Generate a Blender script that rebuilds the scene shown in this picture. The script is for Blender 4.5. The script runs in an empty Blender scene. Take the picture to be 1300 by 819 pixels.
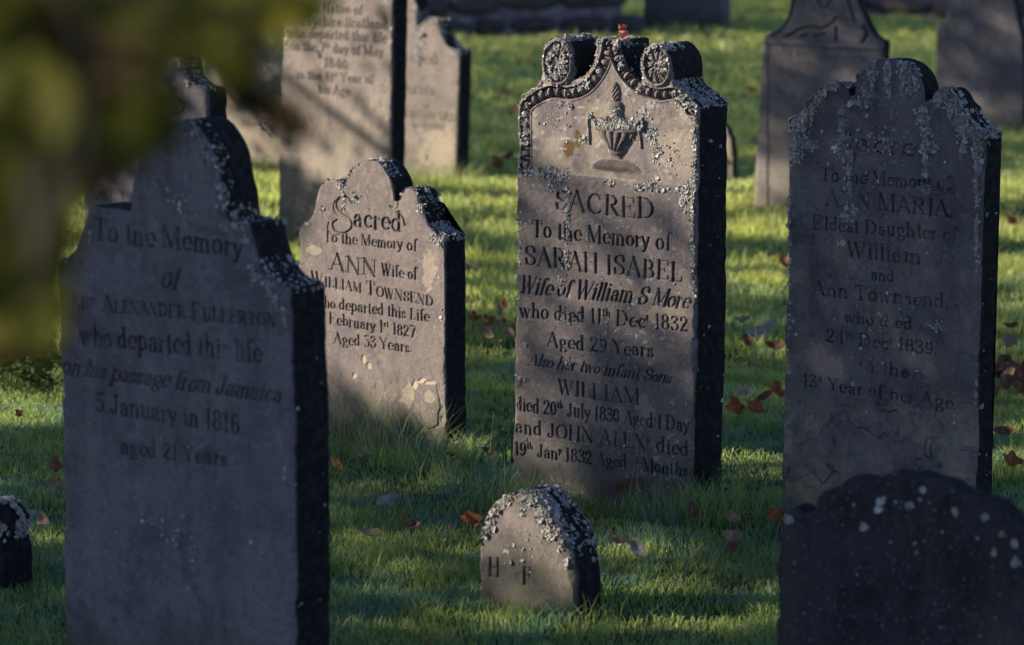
import bpy, math, random
import numpy as np
from mathutils import Euler, Vector

rng = np.random.default_rng(7)
random.seed(7)
scene = bpy.context.scene
COL = scene.collection
F = 4000.0; CX = 650.0; CY = 409.5; HC = 2.05; HORIZON = -200.0
PITCH = math.atan((CY - HORIZON) / F)
SUN_EL = math.radians(22); TAN = math.tan(SUN_EL)
fwd = np.array([0, math.cos(PITCH), -math.sin(PITCH)])
upv = np.array([0, math.sin(PITCH), math.cos(PITCH)])
CAM = np.array([0, 0, HC])

def ray(px, py):
    return np.array([(px - CX) / F, 0, 0]) + fwd - upv * ((py - CY) / F)
def ground(px, py, z=0.0):
    r = ray(px, py); t = (z - HC) / r[2]
    return CAM + r * t
def at_depth(px, py, Y):
    r = ray(px, py); return CAM + r * (Y / r[1])

# ------------------------------------------------------------------ noise
def _hash(ix, iy, seed):
    h = (ix.astype(np.int64) * 374761393 + iy.astype(np.int64) * 668265263 + seed * 1442695041) & 0xffffffff
    h = ((h ^ (h >> 13)) * 1274126177) & 0xffffffff
    return ((h ^ (h >> 16)) & 0xffff) / 65535.0
def vnoise(x, y, seed=0):
    ix = np.floor(x); iy = np.floor(y); fx = x - ix; fy = y - iy
    fx = fx * fx * (3 - 2 * fx); fy = fy * fy * (3 - 2 * fy)
    a = _hash(ix, iy, seed); b = _hash(ix + 1, iy, seed); c = _hash(ix, iy + 1, seed); d = _hash(ix + 1, iy + 1, seed)
    return (a + (b - a) * fx) * (1 - fy) + (c + (d - c) * fx) * fy
def fbm(x, y, seed=0, o=4):
    s = 0; a = .5; t = 0
    for i in range(o):
        s = s + a * vnoise(x, y, seed + i * 17); t += a; a *= .5; x = x * 2.03 + 3.1; y = y * 2.03 + 1.7
    return s / t
def sst(a, b, x):
    t = np.clip((x - a) / (b - a), 0, 1); return t * t * (3 - 2 * t)

# ------------------------------------------------------------------ objects
def tag(o, label=None, cat=None, group=None, kind=None):
    if label: o['label'] = label
    if cat: o['category'] = cat
    if group: o['group'] = group
    if kind: o['kind'] = kind
    return o
def empty(name, loc=(0, 0, 0), rot=(0, 0, 0)):
    o = bpy.data.objects.new(name, None); o.empty_display_size = .1
    o.location = loc; o.rotation_euler = rot; COL.objects.link(o); return o
def mesh_obj(name, verts, faces, mat, parent=None, attrs=None, smooth=True):
    """faces: list of int arrays each (n,k)"""
    verts = np.asarray(verts, dtype=np.float32)
    if not isinstance(faces, list): faces = [faces]
    faces = [np.asarray(f, dtype=np.int32) for f in faces if len(f)]
    me = bpy.data.meshes.new(name)
    me.vertices.add(len(verts)); me.vertices.foreach_set('co', verts.ravel())
    loops = np.concatenate([f.ravel() for f in faces])
    tot = np.concatenate([np.full(len(f), f.shape[1], dtype=np.int32) for f in faces])
    st = np.zeros(len(tot), dtype=np.int32); st[1:] = np.cumsum(tot)[:-1]
    me.loops.add(len(loops)); me.loops.foreach_set('vertex_index', loops)
    me.polygons.add(len(tot)); me.polygons.foreach_set('loop_start', st); me.polygons.foreach_set('loop_total', tot)
    me.update(calc_edges=True)
    me.polygons.foreach_set('use_smooth', np.full(len(tot), smooth, dtype=bool))
    if attrs:
        for k, a in attrs.items():
            a = np.asarray(a, dtype=np.float32)
            if a.ndim == 2:
                at = me.attributes.new(k, 'FLOAT_COLOR', 'POINT'); at.data.foreach_set('color', a.ravel())
            else:
                at = me.attributes.new(k, 'FLOAT', 'POINT'); at.data.foreach_set('value', a)
    me.validate()
    me.materials.append(mat)
    o = bpy.data.objects.new(name, me); COL.objects.link(o)
    if parent: o.parent = parent
    return o

# ------------------------------------------------------------------ materials
class NT:
    def __init__(s, name):
        s.m = bpy.data.materials.new(name); s.m.use_nodes = True
        s.t = s.m.node_tree; s.t.nodes.clear()
        s.out = s.n('ShaderNodeOutputMaterial')
    def n(s, ty, **kw):
        nd = s.t.nodes.new(ty)
        for k, v in kw.items():
            if k.startswith('_'): setattr(nd, k[1:], v)
        return nd
    def l(s, a, b): s.t.links.new(a, b)
    def val(s, sock, v):
        if hasattr(v, 'links') or isinstance(v, bpy.types.NodeSocket): s.l(v, sock)
        else: sock.default_value = v
    def noise(s, scale, detail=4, rough=.55, vec=None, dist=0):
        nd = s.n('ShaderNodeTexNoise'); nd.inputs['Scale'].default_value = scale
        nd.inputs['Detail'].default_value = detail; nd.inputs['Roughness'].default_value = rough
        nd.inputs['Distortion'].default_value = dist
        if vec is not None: s.l(vec, nd.inputs['Vector'])
        return nd.outputs['Fac']
    def ramp(s, fac, a, b):
        nd = s.n('ShaderNodeMapRange'); nd.interpolation_type = 'SMOOTHSTEP'
        s.l(fac, nd.inputs['Value']); nd.inputs['From Min'].default_value = a; nd.inputs['From Max'].default_value = b
        return nd.outputs['Result']
    def mix(s, fac, a, b, mode='MIX'):
        nd = s.n('ShaderNodeMix'); nd.data_type = 'RGBA'; nd.blend_type = mode
        s.val(nd.inputs[0], fac)
        for sock, v in ((nd.inputs[6], a), (nd.inputs[7], b)):
            if isinstance(v, bpy.types.NodeSocket): s.l(v, sock)
            else: sock.default_value = (*v[:3], 1)
        return nd.outputs[2]
    def math(s, op, a, b=0.0):
        nd = s.n('ShaderNodeMath'); nd.operation = op
        s.val(nd.inputs[0], a); s.val(nd.inputs[1], b); return nd.outputs[0]
    def attr(s, name):
        nd = s.n('ShaderNodeAttribute'); nd.attribute_name = name; return nd
    def coord(s, which='Object', scale=None):
        c = s.n('ShaderNodeTexCoord').outputs[which]
        if scale:
            m = s.n('ShaderNodeMapping'); s.l(c, m.inputs['Vector']); m.inputs['Scale'].default_value = scale; return m.outputs[0]
        return c
    def bsdf(s, col, rough=.9, bump=None, strength=.5, dist=.002, spec=.3):
        b = s.n('ShaderNodeBsdfPrincipled'); s.val(b.inputs['Roughness'], rough)
        b.inputs['Specular IOR Level'].default_value = spec
        if isinstance(col, bpy.types.NodeSocket): s.l(col, b.inputs['Base Color'])
        else: b.inputs['Base Color'].default_value = (*col[:3], 1)
        if bump is not None:
            bp = s.n('ShaderNodeBump'); bp.inputs['Strength'].default_value = strength; bp.inputs['Distance'].default_value = dist
            s.l(bump, bp.inputs['Height']); s.l(bp.outputs[0], b.inputs['Normal'])
        s.l(b.outputs[0], s.out.inputs['Surface']); return b

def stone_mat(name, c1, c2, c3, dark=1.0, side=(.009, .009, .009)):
    t = NT(name)
    oc = t.coord('Object')
    st = t.coord('Object', (9, 9, 1.6))
    n1 = t.noise(5.5, 6, .62, oc); n2 = t.noise(1.0, 6, .6, st); n3 = t.noise(45, 4, .6, oc); n4 = t.noise(260, 3, .6, oc)
    col = t.mix(t.ramp(n1, .38, .64), c1, c2)
    col = t.mix(t.math('MULTIPLY', t.ramp(n2, .45, .68), .75), col, c3)
    col = t.mix(t.math('MULTIPLY', t.ramp(n3, .50, .70), .45), col, [x * .55 for x in c2])
    sp = t.ramp(t.noise(120, 2, .5, oc), .64, .72)
    col = t.mix(t.math('MULTIPLY', sp, .35), col, (.38, .38, .36))
    oz = t.n('ShaderNodeSeparateXYZ'); t.l(oc, oz.inputs[0])
    bl = t.noise(2.2, 7, .7, oc, 1.5); col = t.mix(t.math('MULTIPLY', t.ramp(bl, .50, .60), .5), col, [x * .6 for x in c2])
    bl2 = t.noise(14, 6, .7, oc, 2.0); col = t.mix(t.math('MULTIPLY', t.ramp(bl2, .56, .62), .4), col, [min(1, x * 1.45) for x in c1])
    foot = t.math('MULTIPLY', t.ramp(t.math('ADD', oz.outputs[2], t.math('MULTIPLY', n1, -.45)), .02, -.20), .55)
    col = t.mix(foot, col, (c2[0] * .55, c2[1] * .72, c2[2] * .38))
    pat = t.attr('pat'); sep = t.n('ShaderNodeSeparateColor'); t.l(pat.outputs['Color'], sep.inputs[0])
    col = t.mix(sep.outputs[2], col, (.30, .255, .18))
    br = t.attr('stain').outputs['Fac']
    col = t.mix(br, col, (.075, .048, .018))
    sidecol = t.mix(t.ramp(n3, .4, .7), side, [x * 2.2 for x in side])  # near-black slab sides: shade painted into the base colour, together with algae crust
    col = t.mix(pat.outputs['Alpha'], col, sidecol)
    lt = t.math('MULTIPLY', sep.outputs[1], t.ramp(n3, .38, .55))
    col = t.mix(lt, col, (.27, .27, .27))
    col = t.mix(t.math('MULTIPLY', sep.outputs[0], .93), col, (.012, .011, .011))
    h = t.math('ADD', t.math('MULTIPLY', n3, 1.0), t.math('MULTIPLY', n4, .45))
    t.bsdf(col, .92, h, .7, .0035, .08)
    return t.m

def simple_mat(name, c1, c2, scale=20, rough=.8, transl=0.0, attr=None, bump=.3, spec=.3):
    t = NT(name)
    n = t.noise(scale, 5, .6, t.coord('Object'))
    col = t.mix(t.ramp(n, .35, .65), c1, c2)
    if attr:
        a = t.attr(attr).outputs['Color']; col = t.mix(1.0, col, a, 'MULTIPLY')
    b = t.bsdf(col, rough, n, bump, .003, spec)
    if transl:
        tr = t.n('ShaderNodeBsdfTranslucent'); t.l(col, tr.inputs['Color'])
        mx = t.n('ShaderNodeMixShader'); mx.inputs[0].default_value = transl
        t.l(b.outputs[0], mx.inputs[1]); t.l(tr.outputs[0], mx.inputs[2]); t.l(mx.outputs[0], t.out.inputs['Surface'])
    return t.m

# ------------------------------------------------------------------ lettering
TH = .175; TN = .05
def arc(cx, cy, rx, ry, a0, a1, n=None):
    n = n or max(6, int(abs(a1 - a0) / 18))
    a = np.radians(np.linspace(a0, a1, n + 1))
    return [(cx + rx * math.cos(t), cy + ry * math.sin(t)) for t in a]
def cat(pts, n=6):
    p = [np.array(q, float) for q in pts]; p = [2 * p[0] - p[1]] + p + [2 * p[-1] - p[-2]]
    out = []
    for i in range(1, len(p) - 2):
        for k in range(n):
            t = k / n
            out.append(tuple(.5 * ((2 * p[i]) + (-p[i - 1] + p[i + 1]) * t + (2 * p[i - 1] - 5 * p[i] + 4 * p[i + 1] - p[i + 2]) * t * t + (-p[i - 1] + 3 * p[i] - 3 * p[i + 1] + p[i + 2]) * t ** 3)))
    out.append(tuple(p[-2])); return out
def V(x, y0=0, y1=1, s='bt', w='T'):
    o = [(w, [(x, y0), (x, y1)])]
    if 'b' in s: o.append(('t', [(x - .13, y0 + .015), (x + .13, y0 + .015)]))
    if 't' in s: o.append(('t', [(x - .13, y1 - .015), (x + .13, y1 - .015)]))
    if 'l' in s: o.append(('t', [(x - .15, y1 - .05), (x, y1)]))
    return o
def L(x0, y0, x1, y1, w='t'): return [(w, [(x0, y0), (x1, y1)])]
def S(x, y): return L(x - .11, y, x + .11, y)
def A(*a): return [('c', arc(*a))]
def P(*p): return [('c', cat(p))]
def D(x, y, r=.07): return [('d', [(x, y), (x + .001, y)], r)]
x_ = .62
G = {
 'A': (.84, L(.08, 0, .40, 1) + L(.40, 1, .72, 0, 'T') + L(.2, .35, .6, .35) + S(.08, .015) + S(.72, .015)),
 'B': (.74, V(.15) + L(.15, .985, .32, .985) + L(.15, .52, .34, .52) + L(.15, .015, .34, .015) + A(.32, .75, .22, .235, -90, 90) + A(.34, .265, .26, .25, -90, 90)),
 'C': (.80, A(.42, .5, .33, .49, 45, 315) + L(.67, .98, .67, .72) + D(.63, .78, .05)),
 'D': (.86, V(.15) + L(.15, .985, .36, .985) + L(.15, .015, .36, .015) + A(.36, .5, .37, .485, -90, 90)),
 'E': (.74, V(.15) + L(.15, .985, .62, .985) + L(.15, .015, .64, .015) + L(.15, .52, .45, .52) + L(.62, 1, .62, .78) + L(.64, 0, .64, .24) + L(.45, .42, .45, .62)),
 'F': (.70, V(.15) + L(.15, .985, .62, .985) + L(.15, .52, .45, .52) + L(.62, 1, .62, .78) + L(.45, .42, .45, .62)),
 'G': (.84, A(.42, .5, .33, .49, 45, 330) + L(.67, .98, .67, .72) + V(.68, .05, .42, 't')),
 'H': (.86, V(.15) + V(.68) + L(.15, .52, .68, .52)),
 'I': (.38, V(.19)),
 'J': (.56, V(.36, .22, 1, 't') + A(.22, .22, .14, .2, 180, 360) + D(.1, .25)),
 'K': (.80, V(.15) + L(.64, 1, .2, .42) + L(.34, .58, .68, 0, 'T') + S(.64, .985) + S(.68, .015)),
 'L': (.68, V(.15) + L(.15, .015, .6, .015) + L(.6, 0, .6, .27)),
 'M': (1.0, V(.12, 0, 1, 'bt', 't') + L(.14, 1, .47, .08, 'T') + L(.47, .08, .82, 1) + V(.84)),
 'N': (.84, V(.12, 0, 1, 'bt', 't') + L(.12, 1, .68, 0, 'T') + V(.68, 0, 1, 't', 't')),
 'O': (.84, A(.42, .5, .33, .485, 0, 360)),
 'P': (.70, V(.15) + L(.15, .985, .34, .985) + L(.15, .46, .34, .46) + A(.34, .72, .25, .26, -90, 90)),
 'R': (.80, V(.15) + L(.15, .985, .34, .985) + L(.15, .5, .34, .5) + A(.34, .745, .23, .24, -90, 90) + L(.36, .5, .66, .03, 'T') + S(.7, .015)),
 'S': (.66, P((.54, .72), (.5, .93), (.32, .985), (.13, .88), (.13, .66), (.32, .52), (.52, .38), (.53, .14), (.33, .015), (.14, .08), (.09, .3)) + L(.54, .98, .54, .72) + L(.09, 0, .09, .3)),
 'T': (.76, V(.38) + L(.07, .985, .69, .985) + L(.07, 1, .07, .76) + L(.69, 1, .69, .76)),
 'U': (.80, V(.15, .3, 1, 't') + A(.39, .3, .24, .29, 180, 360) + V(.63, .3, 1, 't', 't')),
 'V': (.78, L(.08, 1, .39, 0, 'T') + L(.39, 0, .68, 1) + S(.1, .985) + S(.68, .985)),
 'W': (1.1, L(.08, 1, .32, 0, 'T') + L(.32, 0, .54, .95) + L(.46, 1, .72, 0, 'T') + L(.72, 0, .96, 1) + S(.08, .985) + S(.5, .985) + S(.96, .985)),
 'X': (.78, L(.1, 1, .66, 0, 'T') + L(.1, 0, .64, 1) + S(.1, .985) + S(.66, .015) + S(.1, .015) + S(.64, .985)),
 'Y': (.76, L(.06, 1, .38, .48, 'T') + L(.38, .48, .68, 1) + V(.38, 0, .5, 'b') + S(.08, .985) + S(.68, .985)),
 'a': (.58, V(.42, .02, .42, '') + P((.12, .46), (.2, .6), (.34, .6), (.42, .42)) + L(.42, .02, .54, .05) + A(.27, .18, .16, .17, 0, 360)),
 'b': (.60, V(.14, .05, 1, 'l') + A(.32, .31, .19, .3, 0, 360)),
 'c': (.52, A(.31, .31, .21, .3, 50, 315) + D(.45, .48, .055)),
 'd': (.62, V(.45, .02, 1, 'l') + A(.27, .31, .19, .3, 0, 360) + L(.45, .015, .58, .015)),
 'e': (.54, A(.3, .31, .21, .3, 5, 315) + L(.1, .34, .5, .34)),
 'f': (.38, V(.19, 0, .8, 'b') + P((.19, .8), (.24, .96), (.36, 1.0), (.43, .92)) + L(.05, .6, .36, .6)),
 'g': (.58, A(.27, .4, .17, .21, 0, 360) + L(.4, .55, .54, .6) + P((.25, .18), (.16, .06), (.36, .02), (.5, -.1), (.42, -.27), (.2, -.28), (.1, -.16), (.2, -.02))),
 'h': (.64, V(.14, 0, 1, 'bl') + P((.15, .42), (.26, .6), (.42, .58), (.48, .42)) + V(.48, 0, .44, 'b')),
 'i': (.30, V(.15, 0, x_, 'bl') + D(.15, .85)),
 'k': (.6, V(.14, 0, 1, 'bl') + L(.48, .6, .2, .3) + L(.28, .36, .52, 0, 'T')),
 'l': (.30, V(.15, 0, 1, 'bl')),
 'm': (.94, V(.14, 0, x_, 'bl') + P((.15, .42), (.24, .6), (.38, .58), (.44, .42)) + V(.44, 0, .44, 'b') + P((.45, .42), (.54, .6), (.68, .58), (.76, .42)) + V(.76, 0, .44, 'b')),
 'n': (.64, V(.14, 0, x_, 'bl') + P((.15, .42), (.26, .6), (.42, .58), (.48, .42)) + V(.48, 0, .44, 'b')),
 'o': (.56, A(.28, .31, .2, .3, 0, 360)),
 'p': (.60, V(.14, -.3, x_, 'bl') + A(.32, .31, .19, .3, 0, 360)),
 'r': (.44, V(.14, 0, x_, 'bl') + P((.15, .42), (.24, .58), (.36, .6)) + D(.37, .54, .06)),
 's': (.46, P((.36, .45), (.3, .58), (.18, .59), (.1, .5), (.14, .37), (.3, .26), (.37, .14), (.28, .02), (.14, .03), (.09, .17))),
 't': (.38, V(.18, .08, .84, '') + L(.05, .6, .34, .6) + P((.18, .1), (.24, .0), (.36, .08))),
 'u': (.62, V(.14, .16, x_, 'l') + P((.14, .18), (.2, .02), (.34, .02), (.46, .16)) + V(.46, .0, x_, 'l') + L(.46, .015, .58, .02)),
 'v': (.54, L(.06, .6, .27, 0, 'T') + L(.27, 0, .46, .6) + S(.08, .6) + S(.46, .6)),
 'w': (.78, L(.06, .6, .22, 0, 'T') + L(.22, 0, .38, .58) + L(.34, .6, .52, 0, 'T') + L(.52, 0, .68, .6) + S(.06, .6) + S(.68, .6)),
 'x': (.54, L(.08, .6, .44, 0, 'T') + L(.08, 0, .42, .6)),
 'y': (.54, L(.06, .6, .27, .02, 'T') + P((.47, .6), (.27, .0), (.16, -.24), (.06, -.22)) + S(.08, .6) + S(.46, .6)),
 '0': (.62, A(.3, .5, .21, .48, 0, 360)),
 '1': (.40, V(.2, 0, 1, 'b') + L(.06, .86, .2, .97)),
 '2': (.60, P((.1, .74), (.14, .92), (.3, .98), (.46, .86), (.44, .62), (.26, .34), (.1, .08)) + L(.1, .05, .5, .05, 'T') + D(.13, .74, .06)),
 '3': (.60, P((.1, .82), (.2, .97), (.4, .92), (.45, .74), (.26, .54), (.46, .44), (.5, .2), (.34, .02), (.16, .05), (.08, .2)) + D(.11, .2, .06)),
 '4': (.62, L(.42, 1, .06, .3) + L(.06, .3, .56, .3) + V(.42, 0, 1, 'b')),
 '5': (.58, L(.14, .97, .48, .97, 'T') + L(.14, .97, .12, .55) + P((.12, .55), (.3, .64), (.48, .48), (.46, .16), (.28, .02), (.1, .1)) + D(.12, .16, .06)),
 '6': (.6, P((.46, .9), (.28, .97), (.12, .7), (.11, .35)) + A(.3, .29, .19, .28, 0, 360)),
 '7': (.56, L(.08, .95, .5, .95, 'T') + L(.5, .95, .24, 0, 'T')),
 '8': (.6, A(.3, .75, .17, .23, 0, 360) + A(.3, .27, .2, .26, 0, 360)),
 '9': (.6, A(.3, .69, .19, .28, 0, 360) + P((.49, .65), (.46, .3), (.3, .02), (.13, .1))),
 '.': (.24, D(.1, .06)), ',': (.24, D(.1, .05) + L(.12, .04, .06, -.14)), '&': (.8, A(.34, .77, .15, .2, 0, 360) + A(.32, .26, .22, .25, 90, 400) + L(.24, .68, .64, 0, 'T')),
 ' ': (.30, []),
}
def layout(text, style):
    """-> list of (kind, pts, r) in cap-height units and total advance"""
    out = []; x = 0; i = 0; sup = False; jr = random.Random(len(text) * 31 + ord(text[0]))
    while i < len(text):
        ch = text[i]; i += 1
        if ch == '^': sup = True; continue
        if ch == '/': sup = False; continue
        sc = 1.0; dy = 0
        if style == 'smallcaps' and ch.islower(): ch = ch.upper(); sc = .72
        if sup: sc = .5; dy = .55
        adv, strokes = G[ch]
        sc *= jr.uniform(.95, 1.05); jy = jr.uniform(-.03, .03); js = jr.uniform(-.03, .03)
        for s in strokes:
            pts = [(x + js * py + px * sc + (.32 * (py * sc + dy) if style == 'italic' else 0), py * sc + dy + jy) for px, py in s[1]]
            out.append((s[0], pts, (s[2] if len(s) > 2 else 0) * sc, sc))
        x += (adv * sc + .03) * (.92 if style == 'italic' else 1)
    return out, x

# ------------------------------------------------------------------ slabs
class Slab:
    def __init__(s, base_px, yaw, thick, outline, cell, depth=None, bottom=-.12, lean=0, rag=.0032):
        s.a = math.radians(yaw); s.t = thick; s.c = cell
        p0 = at_depth(*base_px, depth) if depth else ground(*base_px)
        s.P0 = np.array([p0[0], p0[1], 0.0])
        s.rot = Euler((lean, 0, -s.a)); M = np.array(s.rot.to_matrix())
        s.R = M[:, 0]; s.B = M[:, 1]; s.U = M[:, 2]
        s.loc = tuple(s.P0)
        segs = outline if isinstance(outline[0][0], (list, tuple)) else [outline]
        pts = []
        for sg in segs:
            q = [s.uv(*p) for p in sg]
            if len(q) > 2: q = cat(q, 6)
            if pts and np.hypot(pts[-1][0] - q[0][0], pts[-1][1] - q[0][1]) < 1e-5: q = q[1:]
            pts += [tuple(v) for v in q]
        pts = [(pts[0][0], bottom)] + pts[(1 if pts[0][1] < bottom else 0):]
        if pts[-1][1] < bottom: pts = pts[:-1]
        pts.append((pts[-1][0], bottom))
        rs = [pts[0], pts[1]]
        for k in range(2, len(pts)):
            a, b = pts[k - 1], pts[k]; m = max(1, int(math.hypot(b[0] - a[0], b[1] - a[1]) / .006)) if k < len(pts) - 1 else 1
            rs += [(a[0] + (b[0] - a[0]) * i / m, a[1] + (b[1] - a[1]) * i / m) for i in range(1, m + 1)]
        rs = np.array(rs); sd = int(abs(yaw * 7 + thick * 1000)) + len(pts)
        j = (fbm(rs * 28, rs[:, ::-1] * 28, sd, 3)[:, 0] - .5) * 2 * rag + (fbm(rs[:, :1] * 7, rs[:, 1:] * 7, sd + 5, 2)[:, 0] - .5) * 2 * rag
        tn = np.roll(rs, -1, 0) - np.roll(rs, 1, 0); tn /= np.linalg.norm(tn, axis=1, keepdims=True) + 1e-9
        off = np.stack([-tn[:, 1], tn[:, 0]], 1) * j[:, None]; off[:2] = 0; off[-2:] = 0
        s.poly = rs + off; s.build_grid()
    def uv(s, px, py):
        r = ray(px, py); n = -s.B
        t = np.dot(s.P0 - CAM, n) / np.dot(r, n); q = CAM + r * t - s.P0
        return (float(q @ s.R), float(q @ s.U))
    def build_grid(s):
        c = s.c; p = s.poly
        s.u0 = p[:, 0].min() - c; s.v0 = p[:, 1].min()
        nx = int((p[:, 0].max() - s.u0) / c) + 2; ny = int((p[:, 1].max() - s.v0) / c) + 2
        s.nx, s.ny = nx, ny
        u = s.u0 + np.arange(nx + 1) * c; v = s.v0 + np.arange(ny + 1) * c
        s.Ug, s.Vg = np.meshgrid(u, v)
        uc = u[:-1] + c / 2; ins = np.zeros((ny, nx), bool)
        q = np.roll(p, -1, axis=0)
        for j in range(ny):
            y = v[j] + c / 2
            m = (p[:, 1] > y) != (q[:, 1] > y)
            if not m.any(): continue
            xs = np.sort(p[m, 0] + (y - p[m, 1]) * (q[m, 0] - p[m, 0]) / (q[m, 1] - p[m, 1]))
            ins[j] = (np.searchsorted(xs, uc) % 2) == 1
        # remove checkerboard pinches
        for _ in range(3):
            a = ins[:-1, :-1]; b = ins[:-1, 1:]; d = ins[1:, :-1]; e = ins[1:, 1:]
            k = (a & e & ~b & ~d); ins[:-1, 1:][k] = True
            k = (b & d & ~a & ~e); ins[:-1, :-1][k] = True
        s.ins = ins
        s.D = np.full(s.Ug.shape, .06); s.NU = s.Ug.copy(); s.NV = s.Vg.copy()
        for i in range(len(p) - 1):
            x0, y0 = p[i]; x1, y1 = p[i + 1]
            if y0 <= s.v0 + 1e-6 and y1 <= s.v0 + 1e-6: continue
            n = max(1, int(math.hypot(x1 - x0, y1 - y0) / .03))
            for k in range(n):
                a = np.array([x0 + (x1 - x0) * k / n, y0 + (y1 - y0) * k / n]); b = np.array([x0 + (x1 - x0) * (k + 1) / n, y0 + (y1 - y0) * (k + 1) / n])
                sl = s.win(a, b, .045)
                if sl is None: continue
                d, nu, nv = s.segd(sl, a, b)
                m = d < s.D[sl]
                s.D[sl] = np.where(m, d, s.D[sl]); s.NU[sl] = np.where(m, nu, s.NU[sl]); s.NV[sl] = np.where(m, nv, s.NV[sl])
        # pixels of each node
        Pw = s.P0[None, None] + s.Ug[..., None] * s.R + s.Vg[..., None] * s.U - CAM
        w = Pw @ fwd; s.PX = CX + F * Pw[..., 0] / w; s.PY = CY - F * (Pw @ upv) / w
        s.h = np.zeros(s.Ug.shape); s.g = np.full(s.Ug.shape, -1.0)
        s.pat = np.zeros(s.Ug.shape + (4,)); s.stain = np.zeros(s.Ug.shape)
        s.label = np.zeros(s.Ug.shape, int); s.names = {}
    def win(s, a, b, r):
        c = s.c
        i0 = int((min(a[0], b[0]) - r - s.u0) / c); i1 = int((max(a[0], b[0]) + r - s.u0) / c) + 2
        j0 = int((min(a[1], b[1]) - r - s.v0) / c); j1 = int((max(a[1], b[1]) + r - s.v0) / c) + 2
        i0 = max(i0, 0); j0 = max(j0, 0); i1 = min(i1, s.nx + 1); j1 = min(j1, s.ny + 1)
        if i1 <= i0 or j1 <= j0: return None
        return (slice(j0, j1), slice(i0, i1))
    def segd(s, sl, a, b):
        U = s.Ug[sl]; W = s.Vg[sl]; d = b - a; L2 = d @ d + 1e-12
        t = np.clip(((U - a[0]) * d[0] + (W - a[1]) * d[1]) / L2, 0, 1)
        nu = a[0] + t * d[0]; nv = a[1] + t * d[1]
        return np.hypot(U - nu, W - nv), nu, nv
    def stroke(s, pts, w):
        for i in range(len(pts) - 1):
            a = np.array(pts[i]); b = np.array(pts[i + 1]); ww = w[i] if hasattr(w, '__len__') else w
            sl = s.win(a, b, ww / 2 + 2 * s.c)
            if sl is None: continue
            d, _, _ = s.segd(sl, a, b)
            s.g[sl] = np.maximum(s.g[sl], ww / 2 - d)
    def text(s, txt, xl, yl, xr, yr, cap, style='', bold=1.0, fade=0):
        ks, tot = layout(txt, style)
        a = np.array(s.uv(xl, yl)); b = np.array(s.uv(xr, yr))
        top = np.array(s.uv(xl, yl - cap)); H = (top - a)[1]
        dirv = (b - a); sx = np.linalg.norm(dirv) / tot; dirv = dirv / np.linalg.norm(dirv)
        upd = np.array([0, 1.0])
        T = min(TH * H * bold, TH * 1.15 * sx * bold * 1.0 + 0)
        T = max(T * .92, s.c * 1.7); Tn = max(T * .30, s.c * 1.05)
        for k, pts, r, sc in ks:
            q = [a + dirv * (x * sx) + upd * (y * H + .0) for x, y in pts]
            if k == 'd':
                s.stroke(q, r * 2 * H)
            elif k in 'Tt':
                w = T if k == 'T' else Tn
                s.stroke(q, w * (sc ** .5))
            else:
                ws = []
                for i in range(len(pts) - 1):
                    dx = pts[i + 1][0] - pts[i][0]; dy = pts[i + 1][1] - pts[i][1]; n = math.hypot(dx, dy) + 1e-9
                    kk = (abs(dy) / n) ** 2.2
                    if dx * dy < 0: kk = max(kk, min(1, abs(dx * dy) / n / n * 1.6))
                    ws.append((Tn + (T - Tn) * kk) * (sc ** .5))
                s.stroke(q, ws)
    def finish_text(s, depth=.0035, erode=0.0, seed=1, ink=1.0):
        wear = fbm(s.Ug * 14, s.Vg * 14, seed + 50, 3)
        k = sst(.38 + erode * .35, .5 + erode * .35, wear + .25) if erode else 1.0
        dep = np.clip((s.g + s.c * .5) * 1.6, 0, depth) * k
        s.h -= dep
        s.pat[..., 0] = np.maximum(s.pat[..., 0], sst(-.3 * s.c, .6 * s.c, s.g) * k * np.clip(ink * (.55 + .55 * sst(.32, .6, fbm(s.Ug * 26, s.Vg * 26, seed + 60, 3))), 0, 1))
        m = s.g > .1 * s.c
        s.label[m & (s.label == 0)] = 1; s.names[1] = 'inscription'
    def relax(s, amp=.0025, seed=3, edge=.010, edgew=.012):
        n = fbm(s.Ug * 3.0, s.Vg * 3.0, seed, 4) - .5
        n2 = fbm(s.Ug * 22, s.Vg * 22, seed + 9, 4) - .5
        s.h += n * amp * 2.5 + n2 * amp * .8 + (fbm(s.Ug * 75, s.Vg * 75, seed + 3, 3) - .5) * .0016 * sst(.35, .6, fbm(s.Ug * 5, s.Vg * 5, seed + 4, 2))
        chip = fbm(s.Ug * 18, s.Vg * 18, seed + 5, 4)
        e = edgew * (.25 + 1.8 * sst(.42, .75, chip))
        x = np.clip(1 - s.D / e, 0, 1)
        s.h -= edge * x * x * (.3 + chip)
    def spall(s, region, seed, depth=.003, scale=9, thr=.5, pale=.35, shallow=True):
        n = fbm(s.Ug * scale, s.Vg * scale * .75, seed, 4)
        e = sst(thr, thr + .012, n) * region
        s.h -= depth * e
        e2 = sst(thr + .06, thr + .07, n) * region
        s.h -= depth * .8 * e2
        s.pat[..., 2] = np.maximum(s.pat[..., 2], pale * e * (.4 + .6 * e2) * (.5 + fbm(s.Ug * 50, s.Vg * 50, seed + 7, 3)))
        line = np.exp(-((n - thr + .004) / .007) ** 2) * region * sst(.42, .56, fbm(s.Ug * 9, s.Vg * 9, seed + 13, 2)); s.pat[..., 0] = np.maximum(s.pat[..., 0], .75 * line)
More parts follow.
